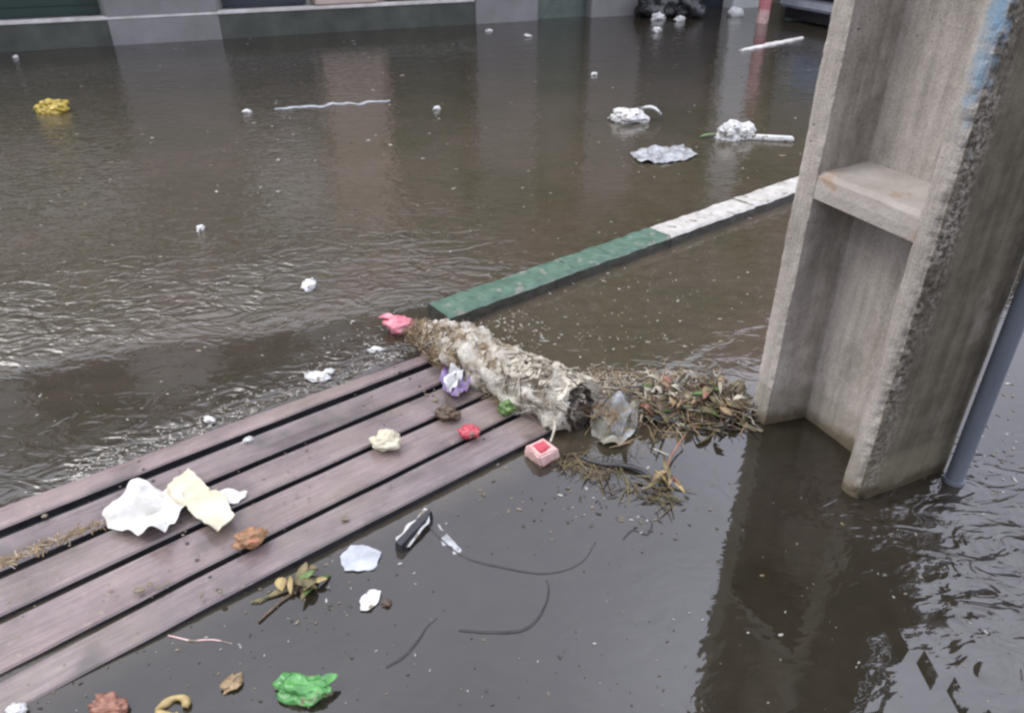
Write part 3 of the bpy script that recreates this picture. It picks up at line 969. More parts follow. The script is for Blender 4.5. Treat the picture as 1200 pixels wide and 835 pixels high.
fin('broken_end', bm, M_rot, bundle)
fibres('splinters', bundle, lambda r: (ec + sideb * r.gauss(0, .035) + Vector((0, 0, r.gauss(0, .04))), axn + Vector((r.gauss(0, .3), r.gauss(0, .3), r.gauss(0, .3)))), 70, (0.03, 0.08), (0.001, 0.004), None, M_straw_b, 61)
# pale flaking pulp all over its upper side
rf = random.Random(77)
bm = bmesh.new()
for i in range(230):
    t = min(0.98, max(0.08, rf.gauss(0.62, 0.25))); a_ = rf.uniform(0.5, 2.4)
    d = sideb * math.cos(a_) + Vector((0, 0, 1)) * math.sin(a_) * 0.88
    c = bA + ax * t - org + d * brad(t) * rf.uniform(1.0, 1.1)
    t1 = (axn * rf.gauss(0, 1) + d.cross(axn) * rf.gauss(0, 1) + d * rf.gauss(0, .3)).normalized()
    t2 = t1.cross(d).normalized()
    s1, s2 = rf.uniform(.006, .030), rf.uniform(.004, .016)
    vs = []
    for k in range(6):
        a2_ = 2 * math.pi * k / 6
        vs.append(c + t1 * s1 * math.cos(a2_) * rf.uniform(.7, 1.1) + t2 * s2 * math.sin(a2_) * rf.uniform(.7, 1.1) + d * rf.uniform(-.003, .005))
    up = [bm.verts.new(v) for v in vs]; lo = [bm.verts.new(v - d * 0.003) for v in vs]
    bm.faces.new(up); bm.faces.new(lo)
    for k in range(6): bm.faces.new((up[k], up[(k + 1) % 6], lo[(k + 1) % 6], lo[k]))
o = fin('pale_flakes', bm, M_straw_p, bundle); o['kind'] = 'stuff'

# ---------------------------------------------------------------- drift of twigs and leaves to the pole
def drift(name, label, cat, pa, pb, width, height, n1, seed, mats):
    a, b_ = G(*pa), G(*pb)
    o = empty(name, (a.x, a.y, 0))
    tag(o, label, cat, kind='stuff')
    dv = b_ - a; L = dv.length; dn_ = dv.normalized(); sv = Vector((-dn_.y, dn_.x, 0))
    for mi, (nm, mat, cnt, lr, rr) in enumerate(mats):
        def fn(r):
            t = r.random(); s_ = r.gauss(0, 0.42)
            h = height * max(0.0, (1 - s_ * s_)) * r.random() * (0.5 + 0.5 * math.sin(t * 9 + 1) ** 2)
            return dv * t + sv * s_ * width + Vector((0, 0, 0.002 + h)), Vector((r.gauss(0, 1), r.gauss(0, 1), r.gauss(0, 0.25)))
        fibres(nm, o, fn, cnt, lr, rr, None, mat, seed + mi)
    return o
def leaf_mesh(bm, c, L, W_, ang, curl, tilt, mi=0):
    n = 6
    M_ = Matrix.Rotation(ang, 3, 'Z') @ Matrix.Rotation(tilt, 3, 'Y')
    rows = []
    for i in range(n + 1):
        t = i / n
        w_ = W_ * math.sin(math.pi * (0.05 + 0.9 * t)) ** 0.8
        z_ = curl * math.sin(t * math.pi) 
        rows.append([(t * L - L / 2, s_ * w_, z_ + abs(s_) * curl * 0.7) for s_ in (-1, 0, 1)])
    top = [[bm.verts.new(Vector(c) + M_ @ Vector(p)) for p in r_] for r_ in rows]
    bot = [[bm.verts.new(Vector(c) + M_ @ (Vector(p) - Vector((0, 0, 0.0012)))) for p in r_] for r_ in rows]
    for i in range(n):
        for j in range(2):
            f = bm.faces.new((top[i][j], top[i + 1][j], top[i + 1][j + 1], top[i][j + 1])); f.material_index = mi
            f = bm.faces.new((bot[i][j], bot[i][j + 1], bot[i + 1][j + 1], bot[i + 1][j])); f.material_index = mi
        for j in (0, 2):
            f = bm.faces.new((top[i][j], top[i + 1][j], bot[i + 1][j], bot[i][j])); f.material_index = mi
dr = drift('twig_drift', 'tangled brown twigs and sodden leaves drifted against the foot of the pole', 'twigs', (748, 484), (868, 474), 0.14, 0.072, 0, 20,
      [('brown_twigs', M_straw_b, 200, (0.05, 0.16), (0.001, 0.004)), ('straw', M_straw_t, 230, (0.04, 0.13), (0.001, 0.0025)), ('olive_stems', M_olive, 160, (0.05, 0.14), (0.0015, 0.005)), ('pale_straw', M_straw_p, 130, (0.04, 0.11), (0.001, 0.003)), ('black_stems', M_wire, 70, (0.06, 0.16), (0.002, 0.005)), ('orange_bits', M_orange, 16, (0.02, 0.04), (0.003, 0.007))])
rl = random.Random(5)
a, b_ = G(752, 482), G(868, 478)
bm = bmesh.new()
for i in range(70):
    t = rl.random(); p = (b_ - a) * t + Vector((rl.gauss(0, .03), rl.gauss(0, .05), rl.uniform(0.01, 0.06)))
    leaf_mesh(bm, p, rl.uniform(.03, .07), rl.uniform(.008, .018), rl.uniform(0, 6.3), rl.uniform(.002, .012), rl.uniform(-.6, .6), rl.choice([0, 0, 1, 2, 2]))
o = fin('leaf_litter', bm, [M_olive, M_leafg, M_straw_b], dr, smooth=True); o['kind'] = 'stuff'
rq = random.Random(31)
bm = bmesh.new()
for i in range(26):
    p = (b_ - a) * rq.random() + Vector((rq.gauss(0, .03), rq.gauss(0, .05), rq.uniform(0.03, 0.075)))
    leaf_mesh(bm, p, rq.uniform(.03, .06), rq.uniform(.006, .014), rq.uniform(0, 6.3), rq.uniform(.004, .015), rq.uniform(-.6, .6), rq.choice([0, 0, 1, 2]))
o = fin('torn_scraps', bm, [M_straw_p, M_straw_t, M_brick], dr, smooth=True); o['kind'] = 'stuff'
# paler drift behind log and bag
drift('straw_scum', 'pale straw and froth scum floating between the log and the pole', 'straw', (650, 446), (850, 450), 0.10, 0.012, 0, 60,
      [('pale_straw', M_straw_p, 260, (0.02, 0.07), (0.0008, 0.002)), ('tan_straw', M_straw_t, 200, (0.02, 0.08), (0.0008, 0.002))])
drift('wet_litter', 'sodden straw and leaf litter under the near side of the log', 'litter', (500, 398), (600, 480), 0.055, 0.045, 0, 70,
      [('tan_straw', M_straw_t, 240, (0.03, 0.09), (0.001, 0.0025)), ('brown_twigs', M_straw_b, 160, (0.03, 0.1), (0.001, 0.003)), ('olive_stems', M_olive, 120, (0.03, 0.09), (0.001, 0.004))]).location.z = DZ
drift('root_tangle', 'thin tangled roots trailing in the calm water below the bag', 'roots', (660, 540), (790, 588), 0.07, 0.010, 0, 80,
      [('olive_stems', M_olive, 90, (0.03, 0.12), (0.0008, 0.0022)), ('brown_twigs', M_straw_b, 70, (0.03, 0.1), (0.0008, 0.002))])

# crumpled grey-olive bag
M_bag = noisy('dirty_clear_bag', (0.13, 0.12, 0.08), (0.36, 0.35, 0.29), 16, (0.15, 0.4), 0.7, 40, spots=((0.45, 0.46, 0.44), 14, 0.60))
c = G(720, 505, 0.0)
pbg = empty('plastic_bag', (c.x, c.y, 0))
tag(pbg, 'crumpled muddy grey plastic bag between the log and the twig drift', 'plastic bag')
sheet('bag_film', [G(x, y, 0) for x, y in [(692, 498), (698, 482), (715, 474), (736, 478), (748, 494), (742, 514), (726, 526), (706, 526), (694, 514)]], -0.012, M_bag, parent=pbg, amp=0.085, freq=9, seed=21, cuts=6, thick=0.002)
sheet('bag_film', [G(x, y, 0) for x, y in [(700, 500), (706, 482), (728, 478), (742, 492), (736, 514), (716, 520)]], 0.012, M_film, parent=pbg, amp=0.07, freq=13, seed=3, cuts=6, thick=0.002)
def on_bag(r):
    return Vector((r.gauss(0, .05), r.gauss(0, .05), r.uniform(0.03, 0.09))), Vector((r.gauss(0, 1), r.gauss(0, 1), r.gauss(0, .3)))
fibres('clinging_straw', pbg, on_bag, 90, (0.03, 0.10), (0.0008, 0.002), None, M_straw_t, 51)

# leaf sprig and black stick
c = G(780, 562, 0.012)
sp = empty('yellow_leaf_sprig', (c.x, c.y, 0))
tag(sp, 'sprig of yellowed narrow leaves floating at the end of the black stick', 'leaf sprig')
rs = random.Random(12)
for i in range(13):
    ang = rs.uniform(0, 6.28); L = rs.uniform(.05, .13)
    bm = bmesh.new()
    d = Vector((math.cos(ang), math.sin(ang), 0))
    leaf_mesh(bm, d * L * 0.4 + Vector((rs.gauss(0, .012), rs.gauss(0, .012), 0.008 + 0.002 * i)), L * 0.85, rs.uniform(.004, .009), ang + rs.gauss(0, .3), rs.uniform(.003, .01), rs.uniform(-.35, .1))
    fin('leaf', bm, rs.choice([M_leafy, M_straw_p, M_straw_t, M_brick, M_olive]), sp, smooth=True)
bm = bmesh.new()
tube(bm, smooth_path([(0, 0, 0.015), (0.02, 0.07, 0.02), (0.05, 0.13, 0.02), (0.09, 0.19, 0.03)]), 0.003, 6)
fin('stem', bm, M_brick, sp)

def strand(name, label, cat, pix, z, rad, mat, group=None, taper=True):
    pts = smooth_path([G(x, y, z) for x, y in pix], 7)
    o0 = pts[0].copy(); o0.z = 0
    bm = bmesh.new()
    n = len(pts)
    rad = rad * (1.2 if mat is M_wire and rad < 0.005 else 1)
    rd = [rad * (0.5 + 0.5 * math.sin(math.pi * min(1, 0.15 + i / n))) if taper else rad for i in range(n)]
    pts2 = [p - o0 + Vector((0.002 * noise.noise(p * 30), 0.002 * noise.noise(p * 30 + Vector((5, 5, 5))), 0)) for p in pts]
    tube(bm, pts2, rd, 8)
    o = fin(name, bm, mat, None, smooth=True)
    o.location = o0
    tag(o, label, cat, group)
    return o
strand('black_stick', 'bent black stick floating from the log end to the yellow leaves', 'stick', [(682, 536), (705, 543), (735, 546), (757, 554), (775, 570)], 0.010, 0.008, M_wire)
g = 'thin dark wires floating in the calm water'
strand('loose_wire', 'longest thin dark wire, curving in a shallow bow below the black edged scrap', 'wire', [(500, 615), (540, 650), (585, 664), (640, 672), (680, 660), (698, 635)], 0.0, 0.0022, M_wire, g)
strand('loose_wire', 'hooked dark wire in the middle of the calm water, thickest of the wires', 'wire', [(537, 738), (575, 741), (612, 738), (632, 722), (643, 695), (640, 680)], 0.0, 0.0032, M_wire, g)
strand('loose_wire', 'short kinked dark wire left of the hooked wire', 'wire', [(452, 782), (472, 770), (492, 748), (500, 735), (512, 724)], 0.0, 0.0028, M_wire, g)
strand('loose_wire', 'small dark squiggle of wire near the pole reflection edge', 'wire', [(730, 632), (742, 621), (758, 626), (764, 614), (752, 604)], 0.0, 0.0025, M_wire, g)
strand('thin_twig', 'thin brown twig beside the leaf clump at the walkway edge', 'twig', [(303, 728), (325, 708), (350, 690), (378, 676)], 0.004, 0.004, M_straw_b)
strand('hanging_root', 'pale root hanging down the front of the log above the red carton', 'root', [(628, 462), (648, 478), (650, 500), (645, 517)], 0.06, 0.006, M_straw_p)
strand('pink_string', 'faint pinkish string floating below the walkway edge', 'string', [(197, 744), (225, 750), (250, 749), (272, 754)], 0.001, 0.0022, M_pinkcard)

# ---------------------------------------------------------------- litter on the walkway
def px_sheet(name, label, cat, pix, z, mat, group=None, **kw):
    o = sheet(name, [G(x, y, z) for x, y in pix], z, mat, **kw)
    tag(o, label, cat, group)
    return o
px_sheet('crumpled_paper', 'large crumpled white paper with a brown stain, leftmost of the papers on the slats', 'paper',
         [(124, 612), (140, 590), (162, 570), (190, 580), (214, 584), (219, 600), (205, 618), (196, 634), (172, 634), (150, 626), (128, 622)], DZ, M_white, amp=0.035, freq=11, seed=1)
cb = px_sheet('torn_cardboard', 'cream torn cardboard flap leaning on the white crumpled paper', 'cardboard',
         [(197, 584), (205, 566), (222, 553), (240, 566), (247, 580), (262, 584), (274, 606), (256, 624), (240, 616), (222, 600)], DZ + 0.012, M_cream, amp=0.03, freq=8, seed=4, thick=0.004)
px_sheet('paper_scrap', 'small pointed white scrap at the right tip of the cream cardboard', 'paper scrap',
         [(248, 580), (268, 575), (291, 578), (280, 590), (262, 592)], DZ, M_white, amp=0.01, freq=20, seed=7)
# food scraps
def lump(name, label, cat, px, py, z, size, mat, group=None, **kw):
    c = G(px, py, z)
    o = blob(name, (c.x, c.y, z), size, mat, **kw)
    tag(o, label, cat, group)
    return o
pe = lump('orange_rind', 'curled orange brown fruit rind on the slats right of the papers', 'fruit peel', 293, 630, DZ + 0.02, (0.042, 0.026, 0.024), M_orange, amp=0.35, freq=1.6, seed=5, rot=0.6)
sh = lump('foam_cup_piece', 'broken cream foam cup piece standing on the middle slat', 'foam piece', 453, 516, DZ + 0.022, (0.045, 0.034, 0.026), M_cream, amp=0.4, freq=1.5, seed=8, rot=0.3)
lump('red_wrapper', 'small red crumpled wrapper on the slats beside the purple wrapper', 'wrapper', 550, 505, DZ + 0.014, (0.034, 0.026, 0.018), M_red, amp=0.4, freq=2, seed=9)
lump('mud_clod', 'dark brown clod on the slats between the purple wrapper and the red wrapper', 'mud clod', 524, 484, DZ + 0.014, (0.036, 0.028, 0.022), M_straw_b, amp=0.5, freq=2, seed=29)
lump('green_leaf_clump', 'small green leaf clump tucked under the log beside the dark shadow', 'leaf clump', 594, 478, DZ + 0.02, (0.030, 0.022, 0.02), M_leafg, amp=0.5, freq=2, seed=31)
# purple wrapper with white folds
c = G(534, 448, DZ)
pw = empty('purple_wrapper', (c.x, c.y, DZ))
tag(pw, 'crumpled purple and white wrapper against the near side of the log', 'wrapper')
pq = [(516, 452), (524, 432), (540, 424), (553, 436), (551, 458), (538, 472), (524, 468)]
sheet('wrapper_body', [G(x, y, DZ) for x, y in pq], DZ, M_purple, parent=pw, amp=0.035, freq=19, seed=5, cuts=5)
sheet('white_lining', [G(x, y, DZ) for x, y in [(520, 458), (530, 440), (545, 430), (549, 440), (536, 462), (528, 470)]], DZ + 0.018, M_foam, parent=pw, amp=0.035, freq=24, seed=8, cuts=4)
# pink flower-like bag
c = G(470, 385, 0.01)
pk = empty('pink_bag', (c.x, c.y, 0.0))
tag(pk, 'torn pink plastic bag caught at the far end of the log', 'plastic bag')
blob('bag_body', (0, 0, 0.025), (0.07, 0.05, 0.032), M_pink, parent=pk, amp=0.35, freq=1.4, seed=14, rot=-0.4)
bm = bmesh.new(); leaf_mesh(bm, (-0.06, 0.035, 0.03), 0.09, 0.022, 2.6, 0.012, 0.2); fin('torn_corner', bm, M_pink, pk)
# red and white carton
c = G(635, 536, 0.0)
ct = empty('small_carton', (c.x, c.y, 0.0), R(38))
tag(ct, 'small pale pink carton with a red square on top, floating off the walkway end', 'carton')
bm = bmesh.new(); s_ = 0.036
box(bm, -s_, s_, -s_ * 1.05, s_ * 1.05, -0.02, 0.042)
bmesh.ops.bevel(bm, geom=bm.edges[:], offset=0.005, segments=2, affect='EDGES')
bmesh.ops.subdivide_edges(bm, edges=bm.edges[:], cuts=1, use_grid_fill=True)
for v in bm.verts: v.co += Vector((nz(v.co, 30, 1), nz(v.co, 30, 2), nz(v.co, 30, 3))) * 0.010
fin('carton_body', bm, M_pinkcard, ct)
bm = bmesh.new()
box(bm, -0.019, 0.017, -0.02, 0.018, 0.036, 0.047)
bmesh.ops.subdivide_edges(bm, edges=bm.edges[:], cuts=2, use_grid_fill=True)
for v in bm.verts: v.co += Vector((nz(v.co, 60, 4), nz(v.co, 60, 5), 0)) * 0.006
fin('red_square', bm, M_red, ct)
bm = bmesh.new()
box(bm, -s_ - 0.002, s_ + 0.002, -s_ * 1.05 - 0.003, s_ * 1.05 + 0.003, -0.02, 0.006)
fin('soggy_base', bm, M_straw_b, ct)

# ---------------------------------------------------------------- litter floating in the near water
px_sheet('milky_film', 'milky plastic film floating, nearest the walkway edge', 'plastic film', [(399, 654), (412, 640), (432, 640), (447, 648), (440, 668), (420, 670), (404, 670)], 0.0, M_clear, amp=0.006, freq=14, seed=2)
bs = px_sheet('black_edged_scrap', 'white scrap with a thick black edge standing out of the water', 'scrap', [(464, 632), (498, 603), (506, 606), (502, 616), (480, 642), (470, 643)], 0.004, M_foam, amp=0.01, freq=12, seed=6, tilt=(0.0, 0.15))
bm = bmesh.new()
bp0, bp1 = G(468, 646, 0.0) - bs.location, G(505, 606, 0.0) - bs.location
dd = bp1 - bp0; nn_ = Vector((dd.y, -dd.x, 0)).normalized()
rows = []
for i in range(9):
    t = i / 8; p = bp0 + dd * t + Vector((0, 0, 0)); wv = (0.013 if t < .8 else 0.008) * (1 + .3 * noise.noise(Vector((t * 7, 0, 0))))
    rows.append([bm.verts.new((p.x + nn_.x * q * wv, p.y + nn_.y * q * wv, zz)) for q, zz in ((-1, -0.004), (1, -0.004), (0.6, 0.022), (-0.8, 0.026))])
for i in range(8):
    for j in range(4): bm.faces.new((rows[i][j], rows[i + 1][j], rows[i + 1][(j + 1) % 4], rows[i][(j + 1) % 4]))
bm.faces.new(rows[0]); bm.faces.new(rows[-1])
fin('black_edge', bm, M_black, bs)
px_sheet('plastic_strip', 'faint translucent strip slanting away from the black edged scrap', 'plastic strip', [(505, 612), (514, 614), (530, 632), (545, 652), (538, 655), (520, 638)], -0.002, M_film, amp=0.004, freq=15, seed=9)
wf = px_sheet('white_tag', 'small white crumpled tag floating below the milky film', 'scrap', [(421, 706), (432, 692), (447, 694), (444, 706), (434, 716), (424, 716)], 0.0, M_foam, amp=0.014, freq=18, seed=11)
lump('brown_crumb', 'brown crumb floating right beside the small white tag', 'food scrap', 453, 706, 0.004, (0.012, 0.01, 0.008), M_straw_b, amp=0.4, seed=3)
# green bag
c = G(354, 808, 0.01)
gb = empty('green_bag', (c.x, c.y, 0))
tag(gb, 'bright green knotted plastic bag floating in the near water', 'plastic bag')
blob('bag_body', (0, 0, 0.012), (0.058, 0.032, 0.024), M_green_bag, parent=gb, amp=0.34, freq=1.4, seed=21, rot=-0.15, sub=5)
bm = bmesh.new(); leaf_mesh(bm, (0.055, 0.012, 0.018), 0.05, 0.014, 0.5, 0.008, -0.3); fin('bag_ear', bm, M_green_bag, gb)
lump('orange_lump', 'reddish orange lump of rind at the bottom edge, left of the tan ring', 'fruit peel', 127, 828, 0.008, (0.038, 0.028, 0.02), M_brick, amp=0.35, seed=17)
lump('plastic_scrap', 'small white plastic lump in the bottom left corner', 'plastic scrap', 20, 832, 0.006, (0.02, 0.016, 0.014), M_foam, amp=0.3, seed=18)
lump('brown_husk', 'small brown husk floating between the tan ring and the green bag', 'husk', 272, 800, 0.004, (0.017, 0.024, 0.01), M_straw_t, amp=0.4, seed=19, rot=-0.5)
# tan ring
c = G(202, 828, 0.006)
bm = bmesh.new()
pts = [(0.026 * math.cos(a_) * (1 + .2 * math.sin(2 * a_)), 0.022 * math.sin(a_), 0.004 * math.sin(a_ * 2)) for a_ in [2 * math.pi * k / 20 for k in range(19)]]
tube(bm, pts, [0.008 + 0.002 * math.sin(k) for k in range(19)], 8)
o = fin('tan_ring', bm, M_leafy, None, smooth=True); o.location = c
tag(o, 'curled tan onion ring like peel floating at the bottom edge', 'peel')
# leaf clump by the walkway edge
c = G(357, 688, 0.0)
lc = empty('rotten_leaf_clump', (c.x, c.y, 0))
tag(lc, 'clump of rotten brown and green leaves floating at the walkway edge', 'leaf clump')
rl = random.Random(9)
for i in range(16):
    bm = bmesh.new()
    leaf_mesh(bm, (rl.gauss(0, .032), rl.gauss(0, .018), rl.uniform(0.003, 0.02)), rl.uniform(.03, .07), rl.uniform(.006, .015), rl.gauss(0.6, .8), rl.uniform(.003, .012), rl.uniform(-.5, .5))
    fin('leaf', bm, [M_olive, M_straw_b, M_leafg, M_leafy, M_olive][i % 5], lc, smooth=True)
bm = bmesh.new()
for i in range(3):
    tube(bm, [(-0.12 + .01 * i, -0.05, 0.002), (-0.05, -0.02 + 0.01 * i, 0.006), (0.03, 0.02, 0.01)], 0.004, 6)
fin('stem', bm, M_olive, lc)

# ---------------------------------------------------------------- litter on the street water
c = G(62, 126, 0.03)
yb = empty('yellow_bag', (c.x, c.y, 0)); tag(yb, 'crumpled yellow plastic bag floating on the far left', 'plastic bag')
blob('bag_body', (0, 0, 0.03), (0.11, 0.08, 0.07), M_yellow, parent=yb, amp=0.4, freq=1.4, seed=33, sub=5)
bm = bmesh.new(); leaf_mesh(bm, (-0.10, 0.0, 0.02), 0.10, 0.03, 3.0, 0.02, 0.2); fin('bag_handle', bm, M_yellow, yb)
c = G(742, 137, 0.03)
wb = empty('white_bag', (c.x, c.y, 0)); tag(wb, 'round white plastic bag floating in the middle of the street', 'plastic bag')
blob('bag_body', (-0.03, 0, 0.03), (0.13, 0.09, 0.065), M_foam, parent=wb, amp=0.3, freq=1.5, seed=35, sub=5)
bm = bmesh.new(); leaf_mesh(bm, (0.13, 0.02, 0.05), 0.16, 0.035, -0.25, 0.03, 0.25); fin('bag_handle', bm, M_foam, wb, smooth=True)
c = G(858, 156, 0.03)
wb = empty('white_bag', (c.x, c.y, 0)); tag(wb, 'lumpy white plastic bag floating beside the white foam stick', 'plastic bag')
blob('bag_body', (0, -0.01, 0.03), (0.11, 0.07, 0.075), M_foam, parent=wb, amp=0.45, freq=1.7, seed=38, sub=5)
blob('bag_knot', (0.11, 0.02, 0.05), (0.05, 0.05, 0.05), M_foam, parent=wb, amp=0.4, freq=1.7, seed=39, sub=4)
bm = bmesh.new(); leaf_mesh(bm, (-0.16, -0.01, 0.01), 0.14, 0.02, 3.2, 0.01, 0.1); fin('torn_corner', bm, M_leafg, wb)
# foam stick
a, b_ = G(872, 160, 0.015), G(930, 163, 0.015)
bm = bmesh.new()
d = b_ - a
box(bm, 0, d.length, -0.03, 0.03, -0.015, 0.015)
bmesh.ops.bevel(bm, geom=bm.edges[:], offset=0.008, segments=2, affect='EDGES')
o = fin('foam_stick', bm, M_foam); o.location = a; o.rotation_euler = (0, 0, math.atan2(d.y, d.x))
tag(o, 'straight white foam stick floating beside the lumpy white bag', 'stick')
# transparent bag / froth patch
px_sheet('clear_bag', 'flat grey translucent bag floating between the white bags and the kerb', 'plastic bag',
         [(738, 180), (752, 176), (778, 175), (800, 172), (818, 182), (806, 188), (775, 192), (748, 191)], 0.002, M_film, amp=0.018, freq=12, seed=15, cuts=6)
def bar(name, label, cat, p0, p1, wdt, th, mat, jag=0.0):
    a, b_ = G(*p0), G(*p1)
    d = b_ - a; n = 24
    bm = bmesh.new(); rows = []
    for i in range(n + 1):
        t = i / n
        k = math.sin(math.pi * (0.04 + 0.92 * t)) ** 0.4
        oy = jag * noise.noise(Vector((t * 9, 1, 3)))
        ww = wdt * k * (1 + 0.5 * noise.noise(Vector((t * 14, 4, 1))))
        rows.append([bm.verts.new((t * d.length, oy + s1 * ww, z_)) for s1, z_ in ((-.5, -th), (.5, -th), (.5, th * .6), (0, th), (-.5, th * .6))])
    for i in range(n):
        for j in range(5): bm.faces.new((rows[i][j], rows[i + 1][j], rows[i + 1][(j + 1) % 5], rows[i][(j + 1) % 5]))
    bm.faces.new(rows[0]); bm.faces.new(rows[-1])
    o = fin(name, bm, mat); o.location = (a.x, a.y, 0); o.rotation_euler = (0, 0, math.atan2(d.y, d.x))
    tag(o, label, cat); return o
bar('foam_strip', 'long thin pale strip floating in the street beyond the left ripples', 'strip', (322, 128), (457, 118), 0.06, 0.006, M_clear, 0.10)
bar('pale_plank', 'pale plank floating near the striped bollard', 'plank', (868, 60), (940, 45), 0.10, 0.02, M_edge, 0.02)
gsc = 'small white scraps floating in the street'
for (x, y, sz, lab) in ((4, 47, .09, 'white foam chunk at the far left edge near the step'), (18, 67, .045, 'small grey white scrap just below the far left foam chunk'),
                        (362, 334, .055, 'flat white scrap on the ripples above the walkway'), (235, 268, .03, 'white speck of foam in the rippled street water at left'),
                        (303, 40, .045, 'pale scrap floating below the step edge near the grey pier'), (512, 127, .035, 'tiny pale scrap right of the long thin strip'),
                        (289, 131, .035, 'tiny pale scrap left of the long thin strip'), (573, 36, .05, 'pale scrap floating in front of the middle pier'),
                        (618, 42, .07, 'long pale scrap in front of the grey green wall panel'), (696, 87, .03, 'small pale scrap in the street below the right pier')):
    c = G(x, y, 0.008)
    o = blob('foam_scrap', c, (sz, sz * 0.55, 0.018), M_foam, amp=0.4, seed=x % 17, rot=x * 0.1, sub=3); tag(o, lab, 'scrap', gsc)
gsc = 'white froth lumps along the walkway edge'
for (x, y, sz, lab) in ((372, 441, .045, 'white froth lump against the first slat, largest of the froth lumps'), (246, 492, .022, 'white froth lump by the first slat nearest the papers'),
                        (441, 410, .025, 'white froth lump by the first slat nearest the pink bag'), (290, 516, .017, 'small white scrap on the second slat above the papers'),
                        (385, 436, .025, 'white froth lump touching the right side of the largest one')):
    zz = DZ if y > 500 else 0.008
    c = G(x, y, zz)
    o = blob('froth_lump', c, (sz, sz * 0.6, 0.012), M_foam, amp=0.5, seed=x % 19, rot=x * 0.1, sub=3); tag(o, lab, 'froth', gsc)

# striped bollard
c = G(893, 27)
bo = empty('striped_bollard', (c.x, c.y, 0)); tag(bo, 'short red and white striped bollard standing in the water', 'bollard')
bm = bmesh.new()
for k in range(6):
    tube(bm, [(0, 0, -0.2 + k * 0.18), (0, 0, -0.2 + (k + 1) * 0.18)], 0.075, 20, k % 2)
M_fred = noisy('faded_red', (0.36, 0.12, 0.12), (0.5, 0.2, 0.2), 12)
fin('post', bm, [M_fred, M_pinkcard], bo)
bm = bmesh.new(); bmesh.ops.create_icosphere(bm, subdivisions=3, radius=0.074); bmesh.ops.translate(bm, verts=bm.verts, vec=(0, 0, 0.88)); fin('cap', bm, M_fred, bo, smooth=True)
# refuse sacks by the doorway
M_sack = noisy('black_sack', (0.008, 0.008, 0.008), (0.03, 0.03, 0.028), 14, (0.15, 0.35), 0.6, 14, dist=0.02)
for (x, y, s1, lab) in ((768, 20, .26, 'black refuse sack slumped at the right pier'), (805, 20, .22, 'black refuse sack, rightmost of the pair by the dark doorway')):
    c = G(x, y)
    r_ = empty('refuse_sack', (c.x, c.y, 0)); tag(r_, lab, 'refuse sack', 'black refuse sacks by the dark doorway')
    blob('sack_body', (0, 0, 0.12), (s1, s1 * .8, s1 * .9), M_sack, parent=r_, amp=0.3, freq=1.7, seed=x, sub=4)
    blob('sack_knot', (0.02, 0, 0.12 + s1 * 0.95), (s1 * .2, s1 * .2, s1 * .25), M_sack, parent=r_, amp=0.4, freq=2, seed=x + 1, sub=3)
for (x, y, sz, lab) in ((772, 15, .10, 'white scrap of litter in front of the left refuse sack'), (797, 17, .07, 'round white litter in front of the right refuse sack'), (770, 30, .06, 'pale litter in the water under the left refuse sack')):
    c = G(x, y + 6, 0.02); o = blob('litter_scrap', c, (sz, sz * .6, sz * .6), M_foam, amp=0.5, seed=x % 13, sub=3, rot=.5); tag(o, lab, 'litter', 'white litter by the refuse sacks')
c = G(862, 16, 0.03)
r_ = blob('white_tub', c, (0.11, 0.09, 0.08), M_foam, amp=0.2, seed=2, sub=3); tag(r_, 'white rounded tub floating left of the striped bollard', 'tub')

# parked car whose front end shows past the pole
M_car = noisy('blue_car_paint', (0.16, 0.24, 0.38), (0.18, 0.27, 0.42), 3, (0.2, 0.3), 0, coat=0.8)
M_tyre = noisy('tyre_rubber', (0.01, 0.01, 0.01), (0.022, 0.022, 0.022), 14, (0.6, 0.8))
M_chrome = noisy('grey_trim', (0.26, 0.28, 0.32), (0.34, 0.36, 0.40), 10, (0.25, 0.4))
c = G(962, 46)
car = empty('parked_car', (c.x + 0.62, c.y + 0.10, 0), R(24)); tag(car, 'blue hatchback with black bumper trim parked beyond the concrete pole', 'car')
def car_body():
    # side silhouette (x along, z up) extruded across with rounded shoulders
    sil = [(0.0, 0.22), (0.02, 0.50), (0.10, 0.72), (0.9, 0.90), (1.05, 0.95), (1.75, 1.42), (2.2, 1.50), (3.1, 1.46), (3.65, 1.02), (3.72, 0.85), (3.74, 0.25)]
    bm = bmesh.new(); rows = []
    for y, ins, in ((0.0, 0.10), (0.05, 0.03), (0.16, 0.0), (0.80, 0.0), (1.44, 0.0), (1.55, 0.03), (1.6, 0.10)):
        row = []
        for (x, z_) in sil:
            x_ = 1.87 + (x - 1.87) * (1 - ins * 0.5)
            zz = z_ - (ins * 0.8 if z_ > 1.0 else ins * 0.3)
            yy = y
            if z_ > 1.0: yy = 0.8 + (y - 0.8) * 0.86
            row.append(bm.verts.new((x_, yy, zz)))
        rows.append(row)
    for i in range(len(rows) - 1):
        for j in range(len(sil) - 1): bm.faces.new((rows[i][j], rows[i][j + 1], rows[i + 1][j + 1], rows[i + 1][j]))
        bm.faces.new((rows[i][0], rows[i + 1][0], rows[i + 1][-1], rows[i][-1]))
    bm.faces.new(rows[0]); bm.faces.new(rows[-1])
    return bm
fin('body', car_body(), M_car, car, smooth=False)
bm = bmesh.new(); box(bm, -0.06, 3.80, -0.015, 1.615, 0.30, 0.42); bmesh.ops.bevel(bm, geom=bm.edges[:], offset=0.03, segments=3, affect='EDGES'); fin('bumper_trim', bm, M_black, car)
bm = bmesh.new(); box(bm, -0.03, 3.77, -0.006, 1.606, 0.16, 0.295); bmesh.ops.bevel(bm, geom=bm.edges[:], offset=0.03, segments=3, affect='EDGES'); fin('lower_bumper', bm, M_chrome, car)
